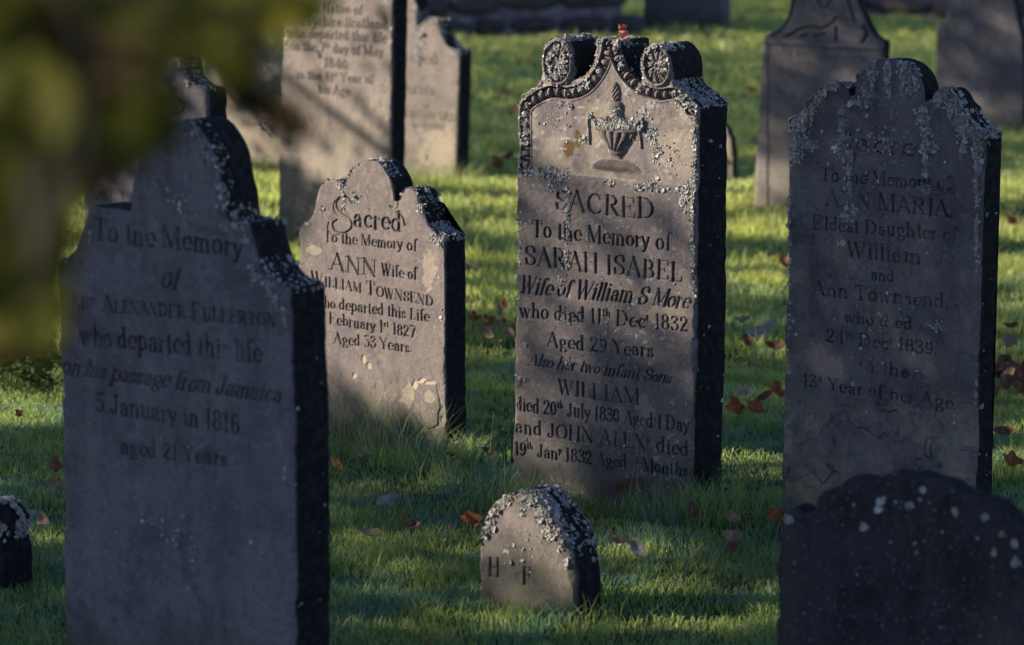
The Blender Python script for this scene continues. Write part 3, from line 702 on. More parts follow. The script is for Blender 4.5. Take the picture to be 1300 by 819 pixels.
def build_maria():
    out = [[(990, 720), (992, 600), (998, 380), (1003, 152)], [(1003, 152), (1011, 149), (1021, 139), (1029, 128), (1037, 117), (1048, 109), (1060, 106), (1070, 107), (1075, 112)], [(1075, 112), (1077, 122)],
           [(1077, 122), (1084, 120), (1087, 103), (1096, 88), (1110, 79), (1128, 75), (1146, 79), (1158, 88), (1167, 102), (1171, 117), (1172, 130)], [(1172, 130), (1184, 125)],
           [(1184, 125), (1190, 117), (1199, 113), (1208, 118), (1215, 129), (1219, 135)], [(1219, 135), (1224, 139)], [(1224, 139), (1227, 150), (1237, 162), (1251, 170)], [(1251, 170), (1247, 280), (1242, 420), (1238, 580), (1235, 730)]]
    S_ = Slab((1115, 680), 42, .09, out, .0021)
    S_.relax(.004, 43, .008, .012)
    n = fbm(S_.Ug * 7, S_.Vg * 5, 44, 5); S_.h += .003 * (n - .5)
    T = S_.text
    T('Sacred', 1060, 191, 1190, 200, 24, bold=.9); T('To the Memory of', 1040, 230, 1208, 242, 17); T('ANN MARIA,', 1047, 261, 1212, 276, 20)
    T('Eldest Daughter of', 1031, 291, 1216, 307, 17); T('William', 1074, 325, 1170, 337, 19); T('and', 1104, 355, 1134, 359, 15)
    T('Ann Townsend,', 1030, 374, 1206, 392, 17); T('who died', 1072, 409, 1159, 419, 15); T('24^th/ Dec^r/ 1839.', 1048, 434, 1191, 452, 16)
    T('in the', 1090, 471, 1155, 480, 15); T('43^d/ Year of her Age.', 1014, 490, 1214, 521, 16)
    S_.finish_text(.0035, .16, 19, .85)
    reg = sst(470, 560, S_.PY) * .9 + .25 * sst(.5, .7, fbm(S_.Ug * 3, S_.Vg * 3, 8))
    S_.spall(np.clip(reg, 0, 1), 97, .004, 6.5, .50, .38)
    S_.spall(sst(150, 300, S_.PY) * .6, 98, .002, 10, .56, .2)
    S_.h -= .010 * S_.blob(1134, 530, 13, 11, 5, .3)
    S_.pat[..., 2] = np.maximum(S_.pat[..., 2], .22 * np.max([S_.blob(1060, 610, 60, 50, 7, .8, .5), S_.blob(1210, 580, 22, 60, 8, .8, .5), S_.blob(1182, 476, 10, 16, 9), S_.blob(1000, 588, 6, 10, 10), S_.blob(1016, 580, 4, 8, 11)], axis=0))
    S_.build('gravestone', M_MARIA, 'big dark headstone at the right, pale lichen running down under its lobed top', group=GROUP, seed=35, rings=12)
    f = [(1012, 165, 10, 14, 260), (1010, 190, 5, 22, 150), (1025, 140, 9, 12, 260), (1038, 122, 8, 8, 240), (1052, 110, 14, 4, 220), (1020, 180, 6, 16, 110), (1030, 185, 8, 6, 90), (1108, 92, 8, 14, 170), (1098, 122, 6, 14, 110), (1092, 130, 12, 5, 120), (1127, 90, 4, 16, 240), (1129, 112, 3, 10, 110), (1150, 92, 8, 14, 200), (1158, 108, 6, 12, 170), (1147, 115, 4, 8, 50),
         (1069, 165, 3, 14, 110), (1070, 178, 9, 5, 120), (1069, 192, 6, 6, 110), (1078, 197, 5, 5, 90), (1078, 215, 4, 22, 120), (1078, 235, 4, 12, 60), (1078, 272, 8, 10, 260), (1069, 142, 4, 3, 30), (1068, 310, 4, 3, 20), (1172, 150, 7, 18, 260), (1178, 175, 7, 12, 200), (1181, 186, 8, 8, 240), (1176, 205, 3, 22, 60), (1175, 240, 6, 6, 60), (1176, 222, 6, 3, 20),
         (1195, 122, 8, 10, 200), (1210, 140, 7, 14, 240), (1222, 158, 8, 14, 260), (1235, 170, 10, 8, 260), (1242, 190, 6, 22, 240), (1241, 230, 4, 35, 160), (1222, 190, 4, 14, 60), (1241, 300, 3, 60, 90), (1002, 270, 3, 60, 60), (1002, 360, 2, 100, 40), (1120, 180, 100, 60, 80), (1120, 420, 110, 120, 40), (1239, 500, 2, 90, 20), (1190, 415, 5, 6, 30)]
    e = [(1000, 1045, 105, 155, 420, 0, .6), (1045, 1076, 100, 112, 260, 0, .9), (1086, 1165, 70, 110, 120, 0, .35), (1184, 1222, 108, 140, 160, 0, .5), (1222, 1255, 138, 175, 420, 0, 1), (1236, 1255, 175, 620, 24, 0, 1)]
    lichen_mesh(S_, [S_.lichen_front(f, 1.9), S_.lichen_edge(e)], (.0026, .0072), M_LICH)
    return S_

def build_tall():
    out = [[(352, 330), (355, 180), (361, 0), (364, -90)], [(364, -90), (375, -100), (385, -130), (410, -155), (440, -155), (470, -130), (483, -98), (500, -85)], [(500, -85), (498, 0), (495, 160), (491, 340)]]
    S_ = Slab((424, 318), 44, .11, out, .004)
    S_.relax(.003, 53, .008, .012)
    T = S_.text
    for a in (('a Native of', 398, 15, 461, 19, 12), ('Morayshire Scotland', 364, 30, 493, 38, 12), ('who departed this life', 366, 46, 492, 55, 12), ('on the 7^th/ day of May', 368, 63, 487, 73, 12), ('1840.', 412, 85, 446, 89, 12), ('in the 41^st/ Year of', 377, 100, 475, 107, 11), ('his Age', 404, 118, 446, 123, 12)): T(*a)
    S_.finish_text(.005, 0, 23, 1.2)
    S_.pat[..., 2] = np.maximum(S_.pat[..., 2], .25 * S_.blob(440, 200, 60, 60, 4, .8, .6))
    S_.build('gravestone', M_TALL, 'tall pale sandstone headstone cut off by the top edge, behind the small pinkish one', group=GROUP, seed=45, rings=6)
    lichen_mesh(S_, [S_.lichen_front([(362, 55, 3, 30, 20), (404, 68, 3, 3, 14), (497, 100, 2, 60, 14), (380, 290, 10, 6, 20)])], (.005, .012), M_LICH)
    return S_

def build_rear():
    out = [[(466, 240), (470, 100), (472, 60)], [(472, 60), (480, 52), (486, 35), (496, 22)], [(496, 22), (500, 5), (510, -12), (518, -14), (525, -6), (528, 12), (529, 34)], [(529, 34), (535, 31), (544, 25), (556, 26)], [(556, 26), (560, 44), (566, 56), (573, 62), (583, 64)], [(583, 64), (581, 140), (578, 250)]]
    S_ = Slab((525, 226), 40, .12, out, .0045)
    S_.relax(.003, 63, .008, .012)
    T = S_.text
    for a in (('Sacred', 500, 78, 558, 83, 14), ('BEVER', 517, 119, 555, 122, 9), ('SOUTHWARD', 510, 149, 580, 155, 9), ('and 1801', 525, 162, 566, 167, 8)): T(*a)
    S_.finish_text(.004, .2, 33, .75)
    S_.pat[..., 2] = np.maximum(S_.pat[..., 2], .5 * S_.blob(556, 195, 24, 34, 4, .6, .5))
    S_.build('gravestone', M_TALL, 'short sunlit cream headstone with a lobed top half hidden behind the tall pale headstone', group=GROUP, seed=55, rings=6)
    lichen_mesh(S_, [S_.lichen_front([(535, 50, 6, 16, 90), (532, 75, 5, 14, 60), (548, 26, 8, 3, 50), (578, 68, 4, 5, 30), (541, 108, 4, 3, 16), (540, 200, 4, 4, 16), (555, 121, 3, 3, 10), (578, 105, 2, 3, 10), (540, 135, 2, 3, 8), (530, 15, 5, 20, 90)]), S_.lichen_edge([(527, 565, 10, 60, 200, 0, 1), (565, 585, 50, 70, 70, 0, 1)])], (.006, .014), M_LICH)

def build_pediment():
    out = [[(956, 285), (962, 180), (971, 46)], [(971, 46), (984, 39), (996, 28), (1003, 10), (1007, -12), (1018, -40), (1044, -62), (1070, -45), (1082, -14), (1092, 12), (1102, 34), (1110, 46), (1122, 52)], [(1122, 52), (1118, 150), (1114, 295)]]
    S_ = Slab((1040, 275), 32, .09, out, .0042)
    PX, PY = S_.PX, S_.PY; S_.relax(.003, 73, .006, .012)
    yl = 50 + (PX - 971) * .06
    S_.h += .012 * np.exp(-((PY - yl - 3) / 3.0) ** 2)
    m = ((PX > 966 + (PY - 60) * -.03) & (PX < 975)) | (PX > 1112); S_.h += .006 * m * (PY > yl)
    for pts, w in (([(980, 45), (990, 40), (1001, 25), (1008, 2), (1012, -20)], .014), ([(1075, -8), (1080, 10), (1086, 28)], .012), ([(1030, 34), (1044, 36), (1056, 30), (1062, 22)], .012), ([(998, 47), (1010, 41)], .014), ([(1012, 38), (1026, 34)], .014), ([(1017, 47), (1024, 44)], .014), ([(1034, 46), (1048, 43)], .012), ([(1062, 36), (1062, 52)], .018), ([(1098, 34), (1101, 44), (1096, 53)], .022), ([(1036, -10), (1040, 4), (1048, 10), (1056, 0)], .012)):
        S_.stroke([S_.uv(*p) for p in cat(pts, 5)], w)
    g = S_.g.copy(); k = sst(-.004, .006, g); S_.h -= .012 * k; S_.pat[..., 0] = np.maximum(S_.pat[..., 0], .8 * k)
    S_.h += .010 * (fbm(S_.Ug * 11, S_.Vg * 11, 5, 2)) * (PY < yl - 2)
    S_.label[(k > .5)] = 2; S_.names[2] = 'scroll_carving'; S_.g[:] = -1
    S_.text('Here lies the Body of', 979, 70, 1105, 80, 9); S_.finish_text(.003, .3, 43, .35)
    S_.pat[..., 2] = np.maximum(S_.pat[..., 2], .3 * sst(120, 260, PY))
    S_.build('gravestone', M_FAR, 'dusky headstone with a scroll-carved bell-shaped top, standing behind the lichen-streaked headstone', group=GROUP, seed=65, rings=6)

def plain(name, mat, base, yaw, t, out, cell, label, depth=None, seed=1, cap=None, lich=None, edge=None, texts=(), size=(.005, .012), catg='gravestone', group=GROUP, ink=.7, sidecol=1.0, pale=None, rag=.005):
    S_ = Slab(base, yaw, t, out, cell, depth=depth, rag=rag); S_.relax(.004, seed, .010, .014)
    for a in texts: S_.text(*a)
    if texts: S_.finish_text(.004, .2, seed, ink)
    if pale: S_.pat[..., 2] = np.maximum(S_.pat[..., 2], pale)
    S_.build(name, mat, label, catg, group, rings=6, seed=seed, sidecol=sidecol)
    if lich: lichen_mesh(S_, [S_.lichen_front(lich)] + ([S_.lichen_edge(edge)] if edge else []), size, M_LICH)
    return S_

STONES = [build_sarah(), build_ann(), build_alex(), build_maria(), build_tall()]
build_rear(); build_pediment()
plain('gravestone', M_FAR, (1240, 168), 30, .12, [[(1186, 185), (1188, 100), (1189.5, 29)], [(1189.5, 29), (1201, 27)], [(1201, 27), (1203, 5), (1212, -30), (1235, -52), (1262, -46), (1280, -20), (1287, 6), (1291, 26)], [(1291, 26), (1297, 50), (1299, 110), (1299, 190)]], .006,
      'dark blue-grey headstone with squared shoulders at the top right corner', seed=81)
plain('gravestone', M_FAR, (868, 37), 14, .50, [[(816, 42), (818, -20), (819, -90)], [(819, -90), (840, -112), (868, -120), (898, -112), (918, -88)], [(918, -88), (918, -20), (917, 44)]], .01,
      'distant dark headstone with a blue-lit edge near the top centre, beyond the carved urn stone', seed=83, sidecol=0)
plain('gravestone', M_TALL, (320, 212), 40, .12, [[(258, 225), (262, 100), (264, -20)], [(264, -20), (280, -38), (300, -70), (335, -75), (362, -40), (380, -15)], [(380, -15), (377, 100), (376, 235)]], .0045,
      'mottled tan headstone with white lichen patches just left of the tall pale one', seed=85,
      texts=(('JOHN WENNY', 268, 28, 366, 34, 9), ('HOWARD', 300, 43, 362, 47, 8), ('1847', 316, 62, 350, 65, 8), ('SHE', 297, 79, 320, 81, 7)), pale=.35,
      lich=[(335, 85, 16, 20, 160), (345, 110, 8, 18, 140), (335, 70, 14, 10, 80), (355, 120, 4, 14, 40), (330, 155, 20, 8, 30), (335, 165, 18, 14, 30), (340, 200, 16, 8, 20)], size=(.006, .013))
plain('gravestone', M_FAR, (185, 428), 40, .12, [[(102, 460), (105, 300), (105, 100)], [(105, 100), (118, 94), (130, 84), (137, 70)], [(137, 70), (150, 62)], [(150, 62), (153, 40), (162, 14), (180, -6), (198, -6), (211, 14), (216, 42), (217, 70)], [(217, 70), (229, 72)], [(229, 72), (233, 94), (243, 106), (262, 113)], [(262, 113), (264, 300), (265, 470)]], .0034,
      'grey-brown headstone directly behind the arched grey one, half hidden by leaves', seed=87,
      texts=(('SACRED', 118, 131, 237, 145, 18), ('WILLIAM', 107, 252, 220, 262, 13)), lich=[(238, 104, 6, 6, 120), (226, 82, 4, 8, 50), (160, 15, 4, 20, 80), (222, 75, 8, 3, 40), (172, 2, 8, 4, 50)], edge=[(228, 265, 70, 115, 260, 0, 1), (150, 200, -10, 60, 160, 0, 1)], size=(.003, .0065))
plain('gravestone', M_FAR, (-50, 455), 40, .17, [[(-84, 480), (-84, 400), (-84, 320)], [(-84, 320), (-22, 325)], [(-22, 325), (-22, 400), (-22, 480)]], .006,
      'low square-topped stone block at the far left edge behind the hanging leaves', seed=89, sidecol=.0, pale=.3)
plain('gravestone', M_TALL, (905, 230), 30, .07, [[(880, 240), (882, 200), (882, 178)], [(882, 178), (888, 160), (902, 152), (918, 157), (928, 176)], [(928, 176), (930, 200), (930, 245)]], .006,
      'small tan round-topped headstone almost hidden behind the right edge of the carved urn stone', seed=91, pale=.3)
plain('footstone', M_SARAH, (668, 409), 38, .125, [[(606, 820), (608, 740), (609, 700)], [(609, 700), (612, 680), (618, 660), (630, 640), (645, 629), (660, 626), (676, 630), (692, 643), (706, 662), (717, 685), (724, 705)], [(724, 705), (728, 740), (730, 830)]], .0026,
      'small round-topped footstone with lichen on its crown in front of the carved urn stone', depth=8.3, seed=93, catg='footstone', group='small footstones',
      texts=(('H', 620, 732, 636, 733, 22), ('F', 663, 742, 677, 743, 22)), lich=[(622, 660, 6, 18, 260), (632, 645, 8, 8, 200), (616, 676, 4, 10, 100), (645, 634, 6, 4, 80), (672, 634, 12, 6, 200), (690, 650, 10, 12, 380), (700, 675, 12, 10, 340), (664, 649, 4, 3, 40), (680, 642, 8, 6, 120), (712, 690, 4, 12, 80), (720, 715, 3, 6, 40), (665, 700, 50, 40, 40)],
      edge=[(640, 700, 620, 660, 800, 0, 1), (700, 730, 655, 720, 260, 0, 1), (608, 640, 630, 690, 160, 0, .4)], size=(.003, .008))
plain('footstone', M_DARK, (-45, 409), 38, .13, [[(-95, 800), (-92, 700), (-90, 668)], [(-90, 668), (-75, 650), (-48, 642), (-20, 646), (-5, 664)], [(-5, 664), (-3, 720), (-2, 810)]], .0045,
      'dark footstone with a lichen-crusted rounded top cut off by the left edge', depth=8.55, seed=95, catg='footstone', group='small footstones',
      lich=[(-10, 670, 8, 14, 200)], edge=[(-60, 2, 635, 690, 1500, 0, 1)], size=(.004, .009))
plain('gravestone', M_DARK, (1165, 409), 30, .085, [[(984, 1040), (988, 740), (994, 651)], [(994, 651), (1008, 645), (1022, 651), (1034, 648)], [(1034, 648), (1041, 633), (1052, 628), (1065, 632)], [(1065, 632), (1072, 619), (1083, 612), (1104, 609), (1116, 612)], [(1116, 612), (1130, 608), (1160, 609), (1190, 616), (1212, 626), (1228, 637)], [(1228, 637), (1242, 642), (1258, 646)], [(1258, 646), (1278, 658), (1298, 676), (1306, 700)], [(1306, 700), (1312, 800), (1318, 1060)]], .004,
      'low near-black headstone with a wavy top in the bottom right corner', depth=6.8, seed=97, rag=.013,
      lich=[(1118, 642, 3, 7, 50), (1002, 660, 2, 4, 22), (1095, 670, 2, 2, 10), (1172, 622, 2, 2, 8), (1213, 648, 2, 6, 14), (1250, 656, 2, 2, 14), (1272, 678, 3, 3, 20), (1288, 690, 3, 3, 20), (1262, 700, 2, 6, 12), (1290, 712, 3, 8, 20), (1150, 640, 60, 18, 12), (1160, 690, 120, 40, 10)],
      size=(.003, .008))

# ------------------------------------------------------------------ ground
def ground_sheet():
    t = NT('turf_soil')
    c = t.coord('Object'); n1 = t.noise(1.3, 5, .6, c); n2 = t.noise(26, 5, .65, c)
    col = t.mix(t.ramp(n1, .35, .65), (.030, .052, .012), (.045, .062, .016))
    col = t.mix(t.ramp(n2, .45, .7), col, (.022, .020, .010))
    t.bsdf(col, .95, n2, .8, .02, .1)
    xs = np.concatenate([[-400, -150, -60, -30], np.linspace(-14, 14, 57), [30, 60, 150, 400]]); ys = np.concatenate([[-60, -20, 0], np.linspace(4, 46, 85), [60, 120, 300, 900]])
    X, Y = np.meshgrid(xs, ys); Z = gz(X, Y)
    nx = len(xs); i = np.arange(len(ys) - 1)[:, None] * nx + np.arange(nx - 1)[None]
    fc = np.stack([i, i + 1, i + 1 + nx, i + nx], -1).reshape(-1, 4)
    o = mesh_obj('ground', np.stack([X, Y, Z], -1).reshape(-1, 3), fc, t.m); tag(o, kind='structure')
def gz(X, Y):
    return (fbm(X * .45 + 40, Y * .45 + 9, 5, 3) - .5) * .05 - .006
ground_sheet()

def grass_mat():
    t = NT('grass_blades')
    a = t.attr('gcol').outputs['Color']
    b = t.n('ShaderNodeBsdfPrincipled'); t.l(a, b.inputs['Base Color']); b.inputs['Roughness'].default_value = .5; b.inputs['Specular IOR Level'].default_value = .35
    tr = t.n('ShaderNodeBsdfTranslucent'); t.l(t.mix(1.0, a, (1.15, 1.25, .7), 'MULTIPLY'), tr.inputs['Color'])
    mx = t.n('ShaderNodeMixShader'); mx.inputs[0].default_value = .48
    t.l(b.outputs[0], mx.inputs[1]); t.l(tr.outputs[0], mx.inputs[2]); t.l(mx.outputs[0], t.out.inputs['Surface'])
    return t.m
M_GRASS = grass_mat()
def blades(X, Y, hgt, wid, bend, seed=0, straw=.11, name='grass'):
    n = len(X); a = rng.uniform(0, 6.283, n); dx, dy = np.cos(a), np.sin(a)
    ba = rng.uniform(0, 6.283, n); bl = bend * rng.uniform(.2, 1.0, n) * hgt
    z0 = gz(X, Y) - .004; px, py = -dy, dx
    w = wid / 2
    P = np.stack([X, Y, z0], 1); wv = np.stack([dx * w, dy * w, 0 * w], 1)
    bv = np.stack([np.cos(ba) * bl, np.sin(ba) * bl, 0 * bl], 1); up = np.stack([0 * hgt, 0 * hgt, hgt], 1)
    V = np.zeros((n, 5, 3)); V[:, 0] = P - wv; V[:, 1] = P + wv; m = P + up * .55 + bv * .3
    V[:, 2] = m + wv * .8; V[:, 3] = m - wv * .8; V[:, 4] = P + up * rng.uniform(.8, 1, n)[:, None] + bv
    i = np.arange(n) * 5
    q = np.stack([i, i + 1, i + 2, i + 3], 1); tr = np.stack([i + 3, i + 2, i + 4], 1)
    k = fbm(X * 1.1, Y * 1.1, 61, 3); k2 = rng.random(n); k3 = fbm(X * 5, Y * 5, 66, 2)
    g = np.stack([.185 + .17 * k + .06 * k2, .235 + .14 * k + .06 * k2, .060 + .05 * k2], 1)
    blue = (k3 > .60)[:, None]; g = np.where(blue, g * np.array([.66, .84, 1.5]), g)
    st = (rng.random(n) < straw)[:, None]; g = np.where(st, np.array([.26, .23, .13]) * rng.uniform(.6, 1.1, n)[:, None], g)
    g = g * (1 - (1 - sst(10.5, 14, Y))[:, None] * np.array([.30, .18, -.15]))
    dry = sst(12.5, 17, Y)[:, None] * .55; g = g * (1 - dry) + dry * np.array([.42, .44, .16])  # sunlight on the far lawn painted in as paler blade colour
    g *= rng.uniform(.8, 1.4, n)[:, None]
    c = np.ones((n, 5, 4)); c[..., :3] = g[:, None]
    return V.reshape(-1, 3), q, tr, c.reshape(-1, 4)
def collect(parts):
    vs, qs, ts, cs = [], [], [], []; off = 0
    for v, q, t_, c in parts:
        vs.append(v); qs.append(q + off); ts.append(t_ + off); cs.append(c); off += len(v)
    return np.concatenate(vs), [np.concatenate(qs), np.concatenate(ts)], np.concatenate(cs)
def field(y0, y1, dens, h, w, bend, margin=.6):
    area = .1625 * (y1 ** 2 - y0 ** 2) + 2 * margin * (y1 - y0); n = int(area * dens)
    Y = np.sqrt(rng.uniform(y0 ** 2, y1 ** 2, n)); X = rng.uniform(-1, 1, n) * (.1625 * Y + margin)
    t = fbm(X * 2.2, Y * 2.2, 71, 3)
    keep = rng.random(n) < sst(.2, .5, t) * .55 + .45
    X, Y, t = X[keep], Y[keep], t[keep]; n = len(X)
    hg = h * (.30 + 1.3 * t) * rng.uniform(.5, 1.25, n) * (1 + .55 * sst(.55, .7, fbm(X * 9, Y * 9, 5, 2)))
    return blades(X, Y, hg, w * rng.uniform(.7, 1.3, n), bend)
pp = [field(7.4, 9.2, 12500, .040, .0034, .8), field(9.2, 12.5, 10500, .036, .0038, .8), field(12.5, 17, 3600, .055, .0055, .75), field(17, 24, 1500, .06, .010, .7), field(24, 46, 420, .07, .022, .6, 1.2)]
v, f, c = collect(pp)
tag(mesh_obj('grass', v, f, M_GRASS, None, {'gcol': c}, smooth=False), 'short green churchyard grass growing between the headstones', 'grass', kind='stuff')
# unmown fringe along the foot of the headstones
fr = []
def fringe(xa, ya, xb, yb, n, h, spread=.05):
    a = ground(xa, ya); b = ground(xb, yb); t = rng.random(n)
    X = a[0] + (b[0] - a[0]) * t + rng.normal(0, spread, n); Y = a[1] + (b[1] - a[1]) * t + rng.normal(0, spread, n)
    fr.append(blades(X, Y, h * 1.45 * rng.uniform(.4, 1.2, n), np.full(n, .003) * rng.uniform(.7, 1.2, n), 1.0, straw=.10))
fringe(385, 562, 565, 600, 1000, .05, .04); fringe(395, 556, 560, 598, 220, .16, .06); fringe(650, 640, 700, 655, 90, .12, .04); fringe(800, 655, 900, 668, 160, .11, .05); fringe(600, 600, 650, 640, 200, .09, .1); fringe(566, 592, 598, 575, 400, .07, .03); fringe(500, 588, 580, 606, 200, .08, .05)
fringe(650, 634, 880, 660, 900, .032, .03); fringe(655, 632, 720, 645, 120, .07, .03); fringe(880, 652, 930, 630, 400, .08, .03); fringe(850, 655, 940, 660, 300, .10, .05)
fringe(350, 325, 500, 350, 500, .10, .06); fringe(500, 250, 600, 240, 500, .13, .06); fringe(955, 290, 1120, 300, 500, .10, .06); fringe(560, 300, 650, 330, 260, .16, .15)
fringe(1270, 600, 1300, 610, 200, .09, .05); fringe(120, 440, 300, 460, 300, .09, .08); fringe(1180, 190, 1310, 190, 400, .14, .1); fringe(600, 800, 760, 800, 300, .06, .05)
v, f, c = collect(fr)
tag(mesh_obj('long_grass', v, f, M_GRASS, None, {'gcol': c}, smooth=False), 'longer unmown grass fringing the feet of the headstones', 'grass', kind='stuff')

# ------------------------------------------------------------------ tubes / leaves helpers
def tube_mesh(path, radii, seg=6):
    P = np.array(path, float); n = len(P); V = []; Fc = []
    for i in range(n):
        d = P[min(i + 1, n - 1)] - P[max(i - 1, 0)]; d /= np.linalg.norm(d) + 1e-9
        a = np.cross(d, [0, 0, 1.0]) if abs(d[2]) < .95 else np.cross(d, [1.0, 0, 0]); a /= np.linalg.norm(a); b = np.cross(d, a)
        for k in range(seg):
            t = 2 * math.pi * k / seg; V.append(P[i] + (a * math.cos(t) + b * math.sin(t)) * radii[i])
    for i in range(n - 1):
        for k in range(seg): Fc.append([i * seg + k, i * seg + (k + 1) % seg, (i + 1) * seg + (k + 1) % seg, (i + 1) * seg + k])
    return np.array(V), np.array(Fc)
def merge(ms):
    V = []; Fq = []; o = 0
    for v, f in ms: V.append(v); Fq.append(np.asarray(f) + o); o += len(v)
    return np.concatenate(V), np.concatenate(Fq)
def leaf_grid(L_, W_, curl=.5, fold=.4, lobes=0, seed=0, wav=.08):
    r = np.random.default_rng(seed); n, m = 14, 7; V = []
    for i in range(n):
        t = i / (n - 1); w = W_ / 2 * (math.sin(math.pi * t ** .8) ** .75) * (1 + (.28 * math.cos(t * lobes * 6.283) if lobes else 0)) + .0006
        z0 = curl * L_ * (t - .45) ** 2; tw = .5 * (t - .5) * curl
        for j in range(m):
            s = (j / (m - 1)) * 2 - 1; x = s * w; z = z0 + fold * abs(s) ** 1.3 * w + wav * W_ * math.sin(t * 9 + s * 3 + seed) * abs(s)
            V.append([x * math.cos(tw) - z * math.sin(tw) * .5, (t - .5) * L_, z + x * math.sin(tw)])
    V = np.array(V); i = np.arange(n - 1)[:, None] * m + np.arange(m - 1)[None]
    Fc = np.stack([i, i + 1, i + 1 + m, i + m], -1).reshape(-1, 4)
    return V, Fc

def leafcloud(P, size, tilt=1.0, dirn=None):
    n = len(P); N = rng.normal(0, 1, (n, 3))
    if dirn is not None: N = N * .6 + np.array(dirn) * 1.0
    N /= np.linalg.norm(N, axis=1, keepdims=True); T = np.cross(N, rng.normal(0, 1, (n, 3))); T /= np.linalg.norm(T, axis=1, keepdims=True); B = np.cross(N, T)
    s = size * rng.uniform(.6, 1.3, (n, 1))
    V = np.stack([P - T * s * .5, P + B * s * .32 , P + T * s * .5 + N * s * .08, P - B * s * .32], 1)
    i = np.arange(n) * 4
    return V.reshape(-1, 3), np.stack([i, i + 1, i + 2, i + 3], 1)

# fallen leaves: every one a thing
def leafmat(n, a, b, tr=.25): return simple_mat(n, a, b, 60, .75, tr, None, .4)
LM = {'tan': leafmat('leaf_tan', (.26, .19, .11), (.17, .115, .06)), 'orange': leafmat('leaf_orange', (.30, .10, .028), (.17, .05, .016), .35), 'brown': leafmat('leaf_brown', (.14, .07, .035), (.075, .036, .018)),
      'grey': leafmat('leaf_grey', (.26, .235, .22), (.16, .14, .13)), 'yellow': leafmat('leaf_yellow', (.42, .27, .06), (.28, .15, .03), .35), 'red': leafmat('leaf_red', (.24, .085, .04), (.13, .05, .025), .35)}
def fallen(px, py, size, kind, label, ang=None, group='dry leaves fallen on the grass', lift=.035, curl=None, lobes=0, w=.5):
    g = ground(px, py); s = random.randrange(1000); r = random.Random(s)
    v, f = leaf_grid(size, size * w, curl if curl is not None else r.uniform(.5, 1.3), r.uniform(.2, .8), lobes, s)
    pt, pf = tube_mesh([(0, -size * .5, curl * .2 * size if curl else 0.05 * size), (0, -size * .72, .02 * size)], [.0009, .0007], 4)
    V, Fq = merge([(v, f), (pt, pf)])
    o = mesh_obj('fallen_leaf', V, Fq, LM[kind])
    o.location = (g[0], g[1], lift); o.rotation_mode = 'ZYX'; o.rotation_euler = (r.uniform(.35, 1.0), r.uniform(-.35, .35), ang if ang is not None else r.uniform(0, 6.28))
    tag(o, label, 'leaf', group); return o
